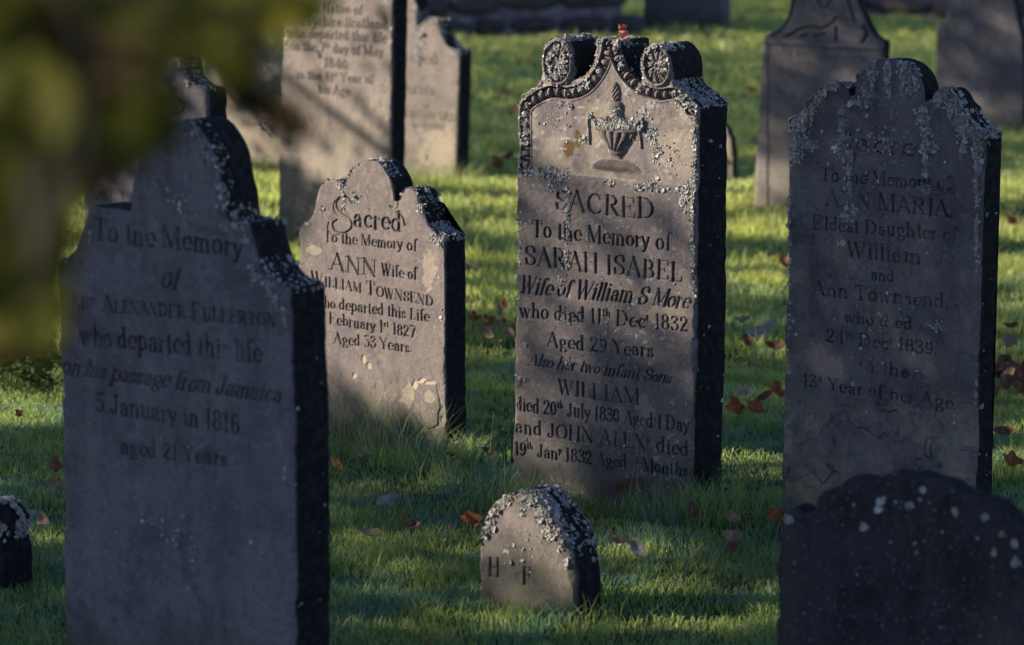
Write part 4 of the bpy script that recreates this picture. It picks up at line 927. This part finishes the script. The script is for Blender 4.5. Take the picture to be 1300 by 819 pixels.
FL = [(459, 598, .075, 'tan', 'long tan leaf lying on the grass at the foot of the small pinkish headstone', .9),
 (427, 611, .06, 'yellow', 'yellow leaf beside the dark edge of the arched grey headstone', .5), (491, 661, .085, 'grey', 'pale grey leaf on the shaded grass left of the small footstone', -.9),
 (472, 702, .075, 'tan', 'narrow tan leaf left of the small footstone, nearest the bottom of the lit grass', .9), (522, 691, .055, 'brown', 'purplish brown leaf between the pale grey leaf and the small footstone', 1.6),
 (597, 689, .075, 'orange', 'orange leaf touching the left side of the small footstone', .3), (576, 600, .05, 'brown', 'brown leaf at the right foot of the small pinkish headstone', 1.2),
 (621, 596, .06, 'brown', 'brown leaf at the base of the pale grass stalk left of the carved urn stone', 1.0), (610, 642, .05, 'tan', 'dull tan leaf deep in the grass just above the small footstone', 2.0),
 (789, 712, .06, 'tan', 'tan leaf to the right of the small footstone, the upper of two', 1.3), (810, 722, .07, 'grey', 'pale leaf to the right of the small footstone, the lower of two', .6),
 (795, 642, .10, 'brown', 'broad brown leaf propped against the foot of the carved urn stone', 1.7), (868, 638, .06, 'brown', 'brown leaf at the right foot of the carved urn stone', .8), (866, 655, .06, 'tan', 'curled tan leaf in the grass just below the right corner of the carved urn stone', 1.4),
 (970, 438, .15, 'grey', 'large pale leaf between the urn stone and the dark headstone', -1.2), (942, 424, .085, 'tan', 'tan leaf in the sun just left of the large pale leaf', -1.1), (985, 457, .09, 'brown', 'brown leaf against the left edge of the dark lichen-streaked headstone', 1.2),
 (948, 450, .07, 'brown', 'small brown leaf just below the large pale leaf', .4), (933, 541, .085, 'orange', 'orange leaf against the right edge of the carved urn stone', .2), (957, 541, .085, 'orange', 'upright orange leaf midway between the urn stone and the dark headstone', 2.6),
 (985, 521, .09, 'orange', 'orange leaf against the dark lichen-streaked headstone', .1), (972, 523, .07, 'brown', 'brown leaf beside the orange leaf near the dark headstone', 1.9), (945, 518, .07, 'grey', 'greyish leaf lying above the two orange leaves', 1.5),
 (55, 685, .07, 'tan', 'striped tan leaf near the dark footstone at the left edge', .2), (42, 676, .05, 'grey', 'pale leaf fragment beside the striped tan leaf', 1.2), (72, 640, .07, 'tan', 'tan leaf against the left edge of the arched grey headstone', .9), (70, 618, .08, 'red', 'red leaf standing by the left edge of the arched grey headstone', .1),
 (25, 549, .04, 'orange', 'single small orange leaf on the grass at the far left', .5), (995, 352, .10, 'red', 'red leaf on the sunny grass against the dark headstone', .3), (1283, 297, .10, 'red', 'red leaf in the sun right of the dark lichen-streaked headstone', .8),
 (1284, 432, .07, 'brown', 'thin brown leaf right of the dark headstone, above the leaf litter', 1.4), (1275, 568, .08, 'brown', 'brown leaf right of the dark headstone, just under the leaf litter', 1.5), (1283, 611, .08, 'orange', 'orange-brown leaf at the right edge near the black wavy-topped stone', 1.5),
 (930, 681, .06, 'tan', 'tan leaf on the grass left of the black wavy-topped stone', 1.0), (928, 705, .07, 'tan', 'long tan leaf below the other tan leaf, left of the black wavy-topped stone', 1.5), (880, 672, .06, 'brown', 'brown leaf below the right corner of the urn stone', .2),
 (982, 681, .06, 'orange', 'orange-tan leaf touching the left side of the black wavy-topped stone', .6), (926, 722, .06, 'brown', 'brown leaf lowest in the grass between the footstone and black stone', 2.4)]
for px, py, s, k, lab, an in FL: fallen(px, py, s, k, lab, an, lobes=(2 if k in ('orange', 'red') else 0), w=.75 if k == 'orange' else .5, lift=.065 if k in ('orange', 'red') else .055)
for i in range(16):
    fallen(1288 + random.gauss(0, 13), 502 + random.gauss(0, 12), random.uniform(.06, .11), random.choice(['brown', 'brown', 'brown', 'tan']), 'curled brown leaf in the heap of leaf litter right of the dark headstone', group='leaf litter heap', lift=random.uniform(.05, .10), w=.6)
for i in range(17):
    fallen(622 + random.gauss(0, 17), 424 + random.gauss(0, 12), random.uniform(.035, .07), random.choice(['brown', 'tan', 'orange']), 'dry brown leaf in the scattered patch between the small pinkish headstone and the urn stone', group='scattered leaf patch', lift=random.uniform(.045, .065))
for i in range(14):
    px, py = random.choice([(610, 105), (640, 170), (1140, 45), (640, 215), (965, 30), (950, 180), (1140, 60), (655, 140), (960, 120), (1290, 230), (60, 300), (600, 360)]); px += random.gauss(0, 14); py += random.gauss(0, 8)
    fallen(px, py, .11, random.choice(['tan', 'brown', 'orange']), 'blurred dry leaf far back on the grass beyond the front headstones', group='distant fallen leaves', lift=.05)

# crumbled leaf fragments and clippings in the turf
def litter():
    n = 5200; Y = np.sqrt(rng.uniform(7.6 ** 2, 22 ** 2, n)); X = rng.uniform(-1, 1, n) * (.1625 * Y + .4)
    P = np.stack([X, Y, rng.uniform(.015, .045, n)], 1); k = rng.random(n) < .25 + .75 * sst(.5, .62, fbm(X * 2, Y * 2, 301, 3)); P = P[k]
    V, Fq = leafcloud(P, .020, dirn=(0, -.5, .6)); t = rng.random((len(P), 1)); c = np.array([[.24, .17, .09]]) * (1 - t) + np.array([[.09, .05, .028]]) * t
    c = np.concatenate([c, np.ones((len(P), 1))], 1)
    tag(mesh_obj('leaf_litter', V, Fq, M_GRASS, None, {'gcol': np.repeat(c, 4, axis=0)}, smooth=False), 'small crumbled leaf fragments scattered through the grass', 'leaf litter', kind='stuff')

# little curled leaf on the crown of the urn stone
def crown_leaf():
    S_ = STONES[0]; u, v_ = S_.uv(784, 50)
    P = S_.P0 + u * S_.R + v_ * S_.U + .035 * S_.B
    r = empty('curled_leaf', tuple(P)); tag(r, 'tiny curled orange and pink dry leaf perched on the crown of the urn stone', 'leaf')
    n, m = 16, 8; V = []
    for i in range(n):
        t = i / (n - 1); a = -1.9 + t * 4.6; rad = .017 - .009 * t
        for j in range(m):
            s = j / (m - 1) * 2 - 1; w = .016 * math.sin(math.pi * min(1, .12 + t * .85)) ** .5
            V.append([s * w + .002 * math.sin(i * 2.0), rad * math.cos(a) * (1 - .25 * s * s), .016 + rad * math.sin(a) * (1 - .3 * s * s) + .001 * math.sin(j * 3 + i)])
    i = np.arange(n - 1)[:, None] * m + np.arange(m - 1)[None]; Fc = np.stack([i, i + 1, i + 1 + m, i + m], -1).reshape(-1, 4)
    mesh_obj('curled_blade', V, Fc, simple_mat('leaf_pink', (.55, .25, .19), (.36, .13, .10), 80, .5, .3), r)
    ms = []
    for k in range(12):
        a = -1.0 + k * .19; b = np.array([.011 * math.sin(a) - .002, .0, .026 + .006 * math.cos(a)]); d = np.array([.005 * math.sin(a) - .003 + .002 * math.cos(k * 5), .002 * math.cos(k * 3), .010 + .004 * math.cos(k * 2.3)])
        ms.append(tube_mesh([b, b + d * .6, b + d * 1.1 + [.002, 0, 0]], [.0022, .0014, .0003], 4))
    V2, F2 = merge(ms); mesh_obj('frayed_tip', V2, F2, simple_mat('leaf_flame', (.70, .30, .08), (.55, .14, .03), 80, .6, .45), r)
crown_leaf()
litter()

# stalks
M_STRAW = simple_mat('straw', (.34, .29, .16), (.22, .19, .10), 60, .7, .2)
def stalk(px, py, dx, hgt, lab, r=.0016, seed=0, head=True):
    g = ground(px, py); P = [(0, 0, -.02), (dx * .3, 0, hgt * .4), (dx * .8, .01, hgt * .8), (dx, .015, hgt)]
    ms = [tube_mesh(cat(P, 4), np.linspace(r, r * .5, 13), 5)]
    if head:
        for k in range(5):
            z = hgt * (.8 + .04 * k); ms.append(tube_mesh([(dx * .9, .01, z), (dx * .9 + .004 * (-1) ** k, .01, z + .012)], [.0012, .0004], 4))
    V, Fq = merge(ms); o = mesh_obj('grass_stalk', V, Fq, M_STRAW); o.location = (g[0], g[1], 0)
    tag(o, lab, 'grass stalk', 'dry grass stalks')
stalk(621, 596, .016, .19, 'tall pale dry stalk standing left of the carved urn stone', .002)
stalk(797, 652, .03, .22, 'thin dark stalk leaning in front of the foot of the carved urn stone', .0012)
stalk(930, 560, .06, .16, 'thin dry stalk leaning out from the right edge of the urn stone')
for k, (px, py, dx, h, lab) in enumerate([(585, 318, .06, .26, 'pale curved straw just right of the small pinkish headstone, leftmost of three'), (592, 312, .05, .20, 'pale upright straw right of the small pinkish headstone, middle of three'), (596, 316, .12, .24, 'pale leaning straw right of the small pinkish headstone, rightmost of three')]): stalk(px, py, dx, h, lab, .0035, k)

# broad-leaved weeds
M_WEED = simple_mat('weed_leaf', (.055, .11, .03), (.035, .07, .02), 30, .55, .3)
def weed(px, py, n, spread, lab, size=.07):
    g = ground(px, py); ms = []; st = []
    for k in range(n):
        v, f = leaf_grid(size * random.uniform(.6, 1.1), size * .55, .4, .3, 0, k)
        E = np.array(Euler((random.uniform(.1, .9), 0, random.uniform(0, 6.28))).to_matrix()); off = np.array([random.gauss(0, spread), random.gauss(0, spread), random.uniform(.04, .15)])
        ms.append((v @ E.T + off, f)); st.append(tube_mesh([(off[0] * .4, off[1] * .4, -.02), off * [.8, .8, .7], off], [.002, .0015, .001], 4))
    r = empty('weed', (g[0], g[1], 0)); tag(r, lab, 'weed', 'broad-leaved weeds')
    V, Fq = merge(ms); mesh_obj('leaves', V, Fq, M_WEED, r); V, Fq = merge(st); mesh_obj('stems', V, Fq, M_WEED, r)
weed(14, 492, 60, .13, 'clump of broad-leaved weeds at the far left edge'); weed(50, 494, 42, .10, 'lower clump of weeds left of the arched grey headstone'); weed(648, 590, 16, .035, 'little green weed beside the left foot of the urn stone', .035)
weed(905, 648, 12, .04, 'small weed at the dark right side of the urn stone', .04)

# ------------------------------------------------------------------ far wall
M_MORTAR = simple_mat('lime_mortar', (.17, .15, .175), (.08, .07, .085), 6, .9, 0, None, .6)
M_ROCK = simple_mat('field_rock', (.030, .028, .030), (.055, .05, .055), 9, .9, 0, None, .6)
def rock_wall(xa, ya, xb, yb, hgt, thick, lab, seed, topz=.35):
    a = ground(xa, ya); b = ground(xb, yb); Ln = np.linalg.norm(b - a); ang = math.atan2(b[1] - a[1], b[0] - a[0])
    r = empty('stone_wall', (a[0], a[1], 0), (0, 0, ang)); tag(r, lab, 'wall')
    rr = np.random.default_rng(seed); n = int(Ln / .05); m = 12; V = []
    prof = [(0, -.1), (0, .1), (.0, .2), (.01, .32), (.02, hgt * .85), (.07, hgt), (thick * .5, hgt + .02), (thick - .07, hgt), (thick, hgt * .8), (thick, -.1)]
    for i in range(n + 1):
        x = Ln * i / n; k = 1 + .14 * (vnoise(np.array(x * 1.6), np.array(3.), seed) - .5) * 2
        for y, z in prof:
            V.append([x, y + .05 * (vnoise(np.array(x * 4.), np.array(z * 6.), seed + 1) - .5), z * k])
    p = len(prof); Fq = [[i * p + j, (i + 1) * p + j, (i + 1) * p + j + 1, i * p + j + 1] for i in range(n) for j in range(p - 1)]
    mesh_obj('mortar', V, np.array(Fq), M_MORTAR, r)
    ms = []; z = .02
    while z < hgt - .05:
        rh = rr.uniform(.2, .24); x = -rr.uniform(0, .2)
        while x < Ln:
            rw = rr.uniform(.25, .9); cx = x + rw / 2; th, ph = np.meshgrid(np.linspace(0, 2 * math.pi, 18), np.linspace(0, math.pi, 11))
            ex = .62; sg = lambda q: np.sign(q) * np.abs(q) ** ex
            nz = 1 + .16 * (fbm(np.cos(th) * 1.7 + 5 + cx * 3, ph * 1.3 + z * 7, seed + 3, 3) - .5) * 2
            X = cx + sg(np.cos(th)) * sg(np.sin(ph)) * rw * .52 * nz; Z = z + rh / 2 + sg(np.sin(th)) * sg(np.sin(ph)) * rh * .50 * nz * (.75 + .35 * vnoise(np.array(cx * 2.3), np.array(z * 9.), seed + 9)); Yy = .02 - np.cos(ph) * .075; Z = Z + (vnoise(np.array(cx * 1.7), np.array(z * 5.), seed + 21) - .5) * .10
            vv = np.stack([X, Yy, Z], -1).reshape(-1, 3); i = np.arange(10)[:, None] * 18 + np.arange(17)[None]
            ms.append((vv, np.stack([i, i + 1, i + 19, i + 18], -1).reshape(-1, 4))); x += rw + .03
        z += rh + .03
    Vv, Fq = merge(ms); mesh_obj('rocks', Vv, Fq, M_ROCK, r)
rock_wall(440, 52, 790, 46, .48, .5, 'low rubble stone wall with pale mortar behind the headstones at the top centre', 3)
rock_wall(1075, 22, 1420, 30, .42, .5, 'low dark stone wall running behind the two headstones at the top right', 8)

# shrubs and trees --------------------------------------------------
M_LEAFG = simple_mat('foliage_green', (.045, .075, .018), (.028, .05, .014), 3, .6, .3)
M_LEAFA = simple_mat('foliage_autumn', (.09, .075, .02), (.05, .06, .018), 2, .6, .3)
M_LEAFD = simple_mat('foliage_dark', (.014, .022, .010), (.008, .014, .007), 2, .7, .05)
M_BARK = simple_mat('bark', (.05, .042, .034), (.028, .023, .018), 12, .95, 0, None, 1.0)

def shrub(x0, x1, y0, y1, h, n, lab, seed):
    r = empty('shrub', ((x0 + x1) / 2, (y0 + y1) / 2, 0)); tag(r, lab, 'shrub', 'dark shrubs behind the wall')
    k = int(n); P = np.stack([rng.uniform(x0, x1, k), rng.uniform(y0, y1, k), rng.uniform(0, h, k)], 1)
    hh = h * (.55 + .45 * fbm(P[:, 0] * 1.3, P[:, 1] * 1.3, seed, 2)); P = P[P[:, 2] < hh] - np.array([r.location.x, r.location.y, 0])
    V, Fq = leafcloud(P, .13); mesh_obj('foliage', V, Fq, M_LEAFD, r)
    st = [tube_mesh([(q, 0, -.05), (q * 1.2, .1, h * .3), (q * 1.5, 0, h * .6)], [.04, .03, .015], 6) for q in np.linspace(-(x1 - x0) * .3, (x1 - x0) * .3, 4)]
    V, Fq = merge(st); mesh_obj('stems', V, Fq, M_BARK, r)
g0 = ground(440, 30); 
shrub(-2.6, -1.2, 34.4, 36.5, 2.2, 9000, 'dark evergreen shrub behind the left end of the rubble wall', 1)
shrub(-1.3, .1, 34.4, 36.5, 2.4, 9000, 'dark evergreen shrub behind the middle of the rubble wall', 2)
shrub(0.0, 1.15, 34.5, 36.5, 2.0, 8000, 'dark evergreen shrub behind the right end of the rubble wall', 3)
shrub(4.4, 7.5, 38.5, 41.0, 2.4, 9000, 'dark evergreen shrub behind the wall at the top right', 4)
shrub(-7.5, -2.6, 34.5, 37.5, 2.6, 12000, 'dark evergreen shrub behind the hanging leaves at the top left', 5)

# unseen trees added on the left: crowns shaped by mask to throw dappled shade
def opacity(Y, q):
    n1 = fbm(Y * .9 + 3, q * 3.0, 201, 3); n2 = fbm(Y * 3.2, q * 9, 205, 2)
    base = np.where(Y < 12.9, .78, np.where(Y < 21, .28 + .55 * sst(.50, .60, n1), .88))
    base = np.where((Y < 9.15) & (q < .3), .60 + .35 * sst(.45, .6, n2), base)
    o = base
    def rect(y0, y1, q0, q1, val, s=.08):
        nonlocal o
        m = sst(y0 - s, y0 + s, Y) * (1 - sst(y1 - s, y1 + s, Y)) * sst(q0 - s, q0 + s, q) * (1 - sst(q1 - s, q1 + s, q)); o = o * (1 - m) + val * m
    rect(5.5, 8.1, -1.3, 2.4, .997)            # arched grey stone, front
    rect(8.05, 8.6, -.15, .6, .45)            # footstone
    rect(8.6, 9.52, .22, 3.0, .985, .04)      # dark stone right
    rect(9.2, 10.3, -1.2, .30, .90, .05)
    rect(9.52, 10.25, .0, 1.12, .62, .05)    # urn stone lower: thin shade
    rect(9.40, 9.80, -.2, .62, .97, .05)      # urn stone lower right
    rect(9.50, 10.3, 1.14, 2.0, .0, .05)      # urn panel lit
    rect(10.36, 10.98, -.22, 1.6, .0, .04)    # small pinkish stone lit
    rect(11.02, 12.75, -.6, 1.2, .90, .1)
    rect(10.2, 10.98, -.7, -.04, .93, .04)
    rect(12.9, 20.6, -1.1, 1.05, .10, .2)
    for yy, ww in ((13.6, .12), (14.4, .10), (15.1, .12), (17.3, .18), (18.4, .15), (20.2, .25)):
        rect(yy - ww, yy + ww, -.25, 1.0, .85, .08)
    rect(12.4, 13.5, -.75, 1.2, .62)          # stone behind arched stone
    rect(15.4, 16.5, -.45, 2.2, .12)          # tall pale
    rect(15.95, 16.6, -1.0, -.02, .95, .05)
    rect(18.6, 19.6, -.5, 1.3, .0)            # rear cream
    rect(19.4, 20.7, -.9, -.2, .1); rect(19.5, 20.7, -.35, 1.6, .85)
    rect(16.8, 18.0, .95, 3.0, .8)
    rect(20.9, 45, -1.5, 3.5, .80, .3)
    rect(31, 35, -.6, 2, .55)
    rect(11, 14, -1.2, -.55, .1)
    return np.clip(o, 0, .997)
def shade_trees():
    LS = .085; area_leaf = LS * LS * .32 * 1.0
    qmin, qmax, ymin, ymax = -1.5, 3.2, 4.0, 45.0
    N = int((ymax - ymin) * (qmax - qmin) / area_leaf * 6.5)
    Y = rng.uniform(ymin, ymax, N); q = rng.uniform(qmin, qmax, N)
    op = opacity(Y, q); dens = -np.log(1 - op) / 6.5 * 1.12
    fine = (Y > 9.45) & (Y < 10.3) & (op < .8)
    keep = (rng.random(N) < dens) & ~fine; Y0, q0 = Y[keep], q[keep]
    Nf = int(.85 * (qmax - qmin) / (area_leaf * .25) * 6.5); Yf = rng.uniform(9.45, 10.3, Nf); qf = rng.uniform(qmin, qmax, Nf); of = opacity(Yf, qf)
    kf = (rng.random(Nf) < -np.log(1 - of) / 6.5 * 1.0) & (of < .8); Y = np.concatenate([Y0, Yf[kf]]); q = np.concatenate([q0, qf[kf]]); SZ = np.concatenate([np.full(len(Y0), LS * 1.25), np.full(kf.sum(), LS * .62)])
    nt = 6; cy = np.linspace(7, 42, nt); own = np.argmin(np.abs(Y[:, None] - cy[None]), axis=1)
    Xc = rng.uniform(-9.8, -8.0, len(Y)) - .9 * sst(20, 45, Y); Z = q - Xc * TAN
    labs = ['nearest broadleaf tree beyond the left edge of the view', 'second broadleaf tree beyond the left edge of the view', 'third broadleaf tree beyond the left edge of the view', 'fourth broadleaf tree beyond the left edge of the view', 'fifth broadleaf tree beyond the left edge of the view', 'farthest broadleaf tree beyond the left edge of the view']
    for k in range(nt):
        m = own == k; y0 = cy[k]; x0 = -9.3
        r = empty('broadleaf_tree', (x0, y0, 0)); tag(r, labs[k], 'tree', 'trees at the left of the churchyard')
        P = np.stack([Xc[m] - x0, Y[m] - y0, Z[m]], 1)
        n2 = 5000; a = rng.normal(0, 1, (n2, 3)); a /= np.linalg.norm(a, axis=1, keepdims=True); rad = rng.uniform(.5, 1, n2) ** .5
        ex = np.stack([a[:, 0] * 2.4 - .6, a[:, 1] * 3.2, 8.6 + a[:, 2] * 2.0], 1) * 1.0; ex[:, :2] *= rad[:, None]
        V, Fq = leafcloud(P, SZ[m][:, None], dirn=(-math.cos(SUN_EL), 0, math.sin(SUN_EL))); V2, F2 = leafcloud(ex, .16)
        V, Fq = merge([(V, Fq), (V2, F2)]); mesh_obj('crown', V, Fq, M_LEAFG, r)
        ms = [tube_mesh(cat([(0, 0, -.1), (.05, .1, 1.5), (-.1, -.05, 3.0), (0, .1, 5.5), (-.3, 0, 8.5)], 4), np.linspace(.20, .05, 17), 10)]
        for j in range(7):
            z = random.uniform(2.2, 6); an = random.choice([-1, 1]) * random.uniform(.9, 1.8) + math.pi / 2 * 0; L_ = random.uniform(1.2, 2.6)
            ms.append(tube_mesh(cat([(0, 0, z), (math.cos(an) * .3, math.sin(an) * L_ * .5, z + .5), (math.cos(an) * .5, math.sin(an) * L_, z + .8)], 4), np.linspace(.07, .02, 9), 6))
        V, Fq = merge(ms); mesh_obj('trunk', V, Fq, M_BARK, r)
shade_trees()

# ------------------------------------------------------------------ leaves hanging close in front
M_NEAR = simple_mat('near_leaf_olive', (.070, .074, .011), (.042, .046, .008), 25, .8, .35, None, .2, .08)
M_NEARB = simple_mat('near_leaf_brown', (.034, .020, .007), (.024, .020, .007), 25, .8, .3, None, .2, .08)
M_NEARY = simple_mat('near_leaf_yellow', (.17, .17, .02), (.12, .11, .016), 25, .8, .45, None, .2, .08)
def near_branch():
    o = at_depth(40, -260, 1.7); r = empty('leafy_branch', tuple(o)); tag(r, 'blurred olive and brown autumn leaves hanging close at the top left', 'branch')
    tw = []; lv = {0: [], 1: [], 2: []}
    def P(px, py, d): return at_depth(px, py, d) - o
    spine = [P(40, -260, 1.7), P(60, -60, 1.7), P(110, 60, 1.68), P(100, 200, 1.7), P(50, 330, 1.72)]
    dense = [np.array(q) for q in cat(spine, 8)]
    tw.append(tube_mesh(cat(spine, 6), np.linspace(.003, .001, 25), 6))
    tw.append(tube_mesh(cat([P(60, -60, 1.7), P(180, -10, 1.66), P(300, 10, 1.67), P(340, 90, 1.7)], 6), np.linspace(.002, .0008, 19), 6))
    spots = [(20, 20, 0, 1.1), (60, 60, 0, .9), (10, 100, 0, 1.2), (80, 15, 2, .8), (120, 60, 1, 1.1), (132, 62, 2, .45), (60, 130, 0, 1.2), (150, 110, 0, 1.0), (110, 150, 1, 1.2), (170, 40, 0, 1.0), (200, 20, 0, 1.1), (245, 35, 0, 1.2), (262, 30, 0, .8), (120, 215, 0, .9), (45, 300, 0, .9), (30, 170, 0, 1.1), (80, 200, 0, 1.2),
             (130, 190, 1, 1.1), (175, 165, 0, .9), (30, 240, 0, 1.2), (20, 300, 0, 1.1), (10, 360, 0, 1.0), (40, 380, 0, 1.0), (30, 425, 1, .9), (55, 425, 2, .6), (5, 420, 0, .9), (320, 15, 2, .9), (290, 5, 0, 1.0), (350, 8, 2, .6), (300, 100, 0, .7), (330, 130, 1, .55), (365, 155, 1, .5), (170, 0, 0, 1), (110, 0, 0, 1), (10, 200, 0, 1.1), (60, 345, 0, .8), (150, 70, 0, 1.1), (95, 100, 1, 1.0), (185, 70, 0, .9), (200, 165, 1, .6), (160, 130, 0, 1.2), (45, 270, 2, .5), (15, 390, 0, 1.1), (50, 400, 0, .9), (5, 330, 0, 1.1), (40, 330, 0, 1.1), (0, 60, 0, 1.3), (0, 140, 0, 1.3), (0, 250, 0, 1.3), (50, 10, 0, 1.2), (230, 0, 0, 1.2), (345, 140, 1, .5), (385, 165, 1, .4), (390, 15, 2, .5), (30, 200, 0, 1.2), (62, 230, 0, 1.0), (50, 160, 0, 1.1), (75, 170, 0, 1.0), (370, 5, 2, .7), (305, 0, 2, .8), (70, 20, 2, .6), (35, 45, 2, .5), (12, 150, 2, .4), (20, 290, 2, .5), (90, 300, 2, .35), (55, 395, 2, .5), (360, 25, 2, .6), (390, 5, 2, .5), (20, 345, 0, 1.1), (25, 270, 0, 1.1), (85, 60, 0, 1.1), (40, 90, 0, 1.1)]
    for k, (px, py, mt, sc) in enumerate(spots):
        d = random.uniform(1.85, 2.15); v, f = leaf_grid(.066 * sc * random.uniform(.9, 1.15), .046 * sc, .3, .25, 0, k)
        E = np.array(Euler((math.pi / 2 + random.uniform(-.6, .6), random.uniform(-.5, .5), random.uniform(-.6, .6))).to_matrix()) @ np.array(Euler((0, 0, random.uniform(0, 6.28))).to_matrix())
        lv[mt].append((v @ E.T + P(px, py, d), f))
        s = min(dense, key=lambda q: np.linalg.norm(q - P(px, py, d))) if px < 200 else P(min(px, 300), 5, 1.67)
        tw.append(tube_mesh([s, (s + P(px, py, d)) / 2 + [0, 0, .006], P(px, py, d)], [.0006, .0006, .0005], 4))
    V, Fq = merge(tw); mesh_obj('twigs', V, Fq, simple_mat('twig_green', (.022, .022, .008), (.014, .012, .006), 30, .9), r)
    for k, nm, mt, lab in ((0, 'leaves', M_NEAR, 'olive green leaves'), (1, 'leaves', M_NEARB, 'reddish brown leaves'), (2, 'leaves', M_NEARY, 'yellowish leaves')):
        for v, f in lv[k]: tag(mesh_obj('leaf', v, f, mt, r))
near_branch()

# ------------------------------------------------------------------ camera, light, world
cam = bpy.data.cameras.new('camera'); co = bpy.data.objects.new('camera', cam); COL.objects.link(co)
co.location = tuple(CAM); co.rotation_euler = (math.pi / 2 - PITCH, 0, 0)
cam.sensor_width = 36; cam.lens = F / 1300 * 36; cam.clip_end = 2000; cam.clip_start = .05
cam.dof.use_dof = True; cam.dof.focus_distance = 9.75; cam.dof.aperture_fstop = 3.6; cam.dof.aperture_blades = 0
scene.camera = co
w = bpy.data.worlds.new('World'); scene.world = w; w.use_nodes = True
nt = w.node_tree; bg = nt.nodes['Background']; sky = nt.nodes.new('ShaderNodeTexSky'); sky.sky_type = 'NISHITA'; sky.sun_disc = False
sky.sun_elevation = SUN_EL; sky.sun_rotation = math.radians(270); sky.dust_density = .1; sky.ozone_density = 3.5; sky.air_density = .9
wm = nt.nodes.new('ShaderNodeMix'); wm.data_type = 'RGBA'; wm.blend_type = 'MULTIPLY'; wm.inputs[0].default_value = 1; wm.inputs[7].default_value = (1.10, .98, 1.08, 1)
nt.links.new(sky.outputs[0], wm.inputs[6]); nt.links.new(wm.outputs[2], bg.inputs[0]); bg.inputs[1].default_value = .075
sun = bpy.data.lights.new('sun', 'SUN'); sun.energy = 5.0; sun.angle = math.radians(.53); sun.color = (1, .86, .72)
so = bpy.data.objects.new('sun', sun); COL.objects.link(so)
d = Vector((math.cos(SUN_EL), 0, -math.sin(SUN_EL))); so.rotation_euler = d.to_track_quat('-Z', 'Y').to_euler(); so.location = (-8, 8, 12)
vs = scene.view_settings; vs.view_transform = 'Standard'; vs.look = 'None'; vs.exposure = 1.5; vs.gamma = 1
scene.cycles.max_bounces = 6; scene.cycles.transparent_max_bounces = 4; scene.cycles.use_denoising = True
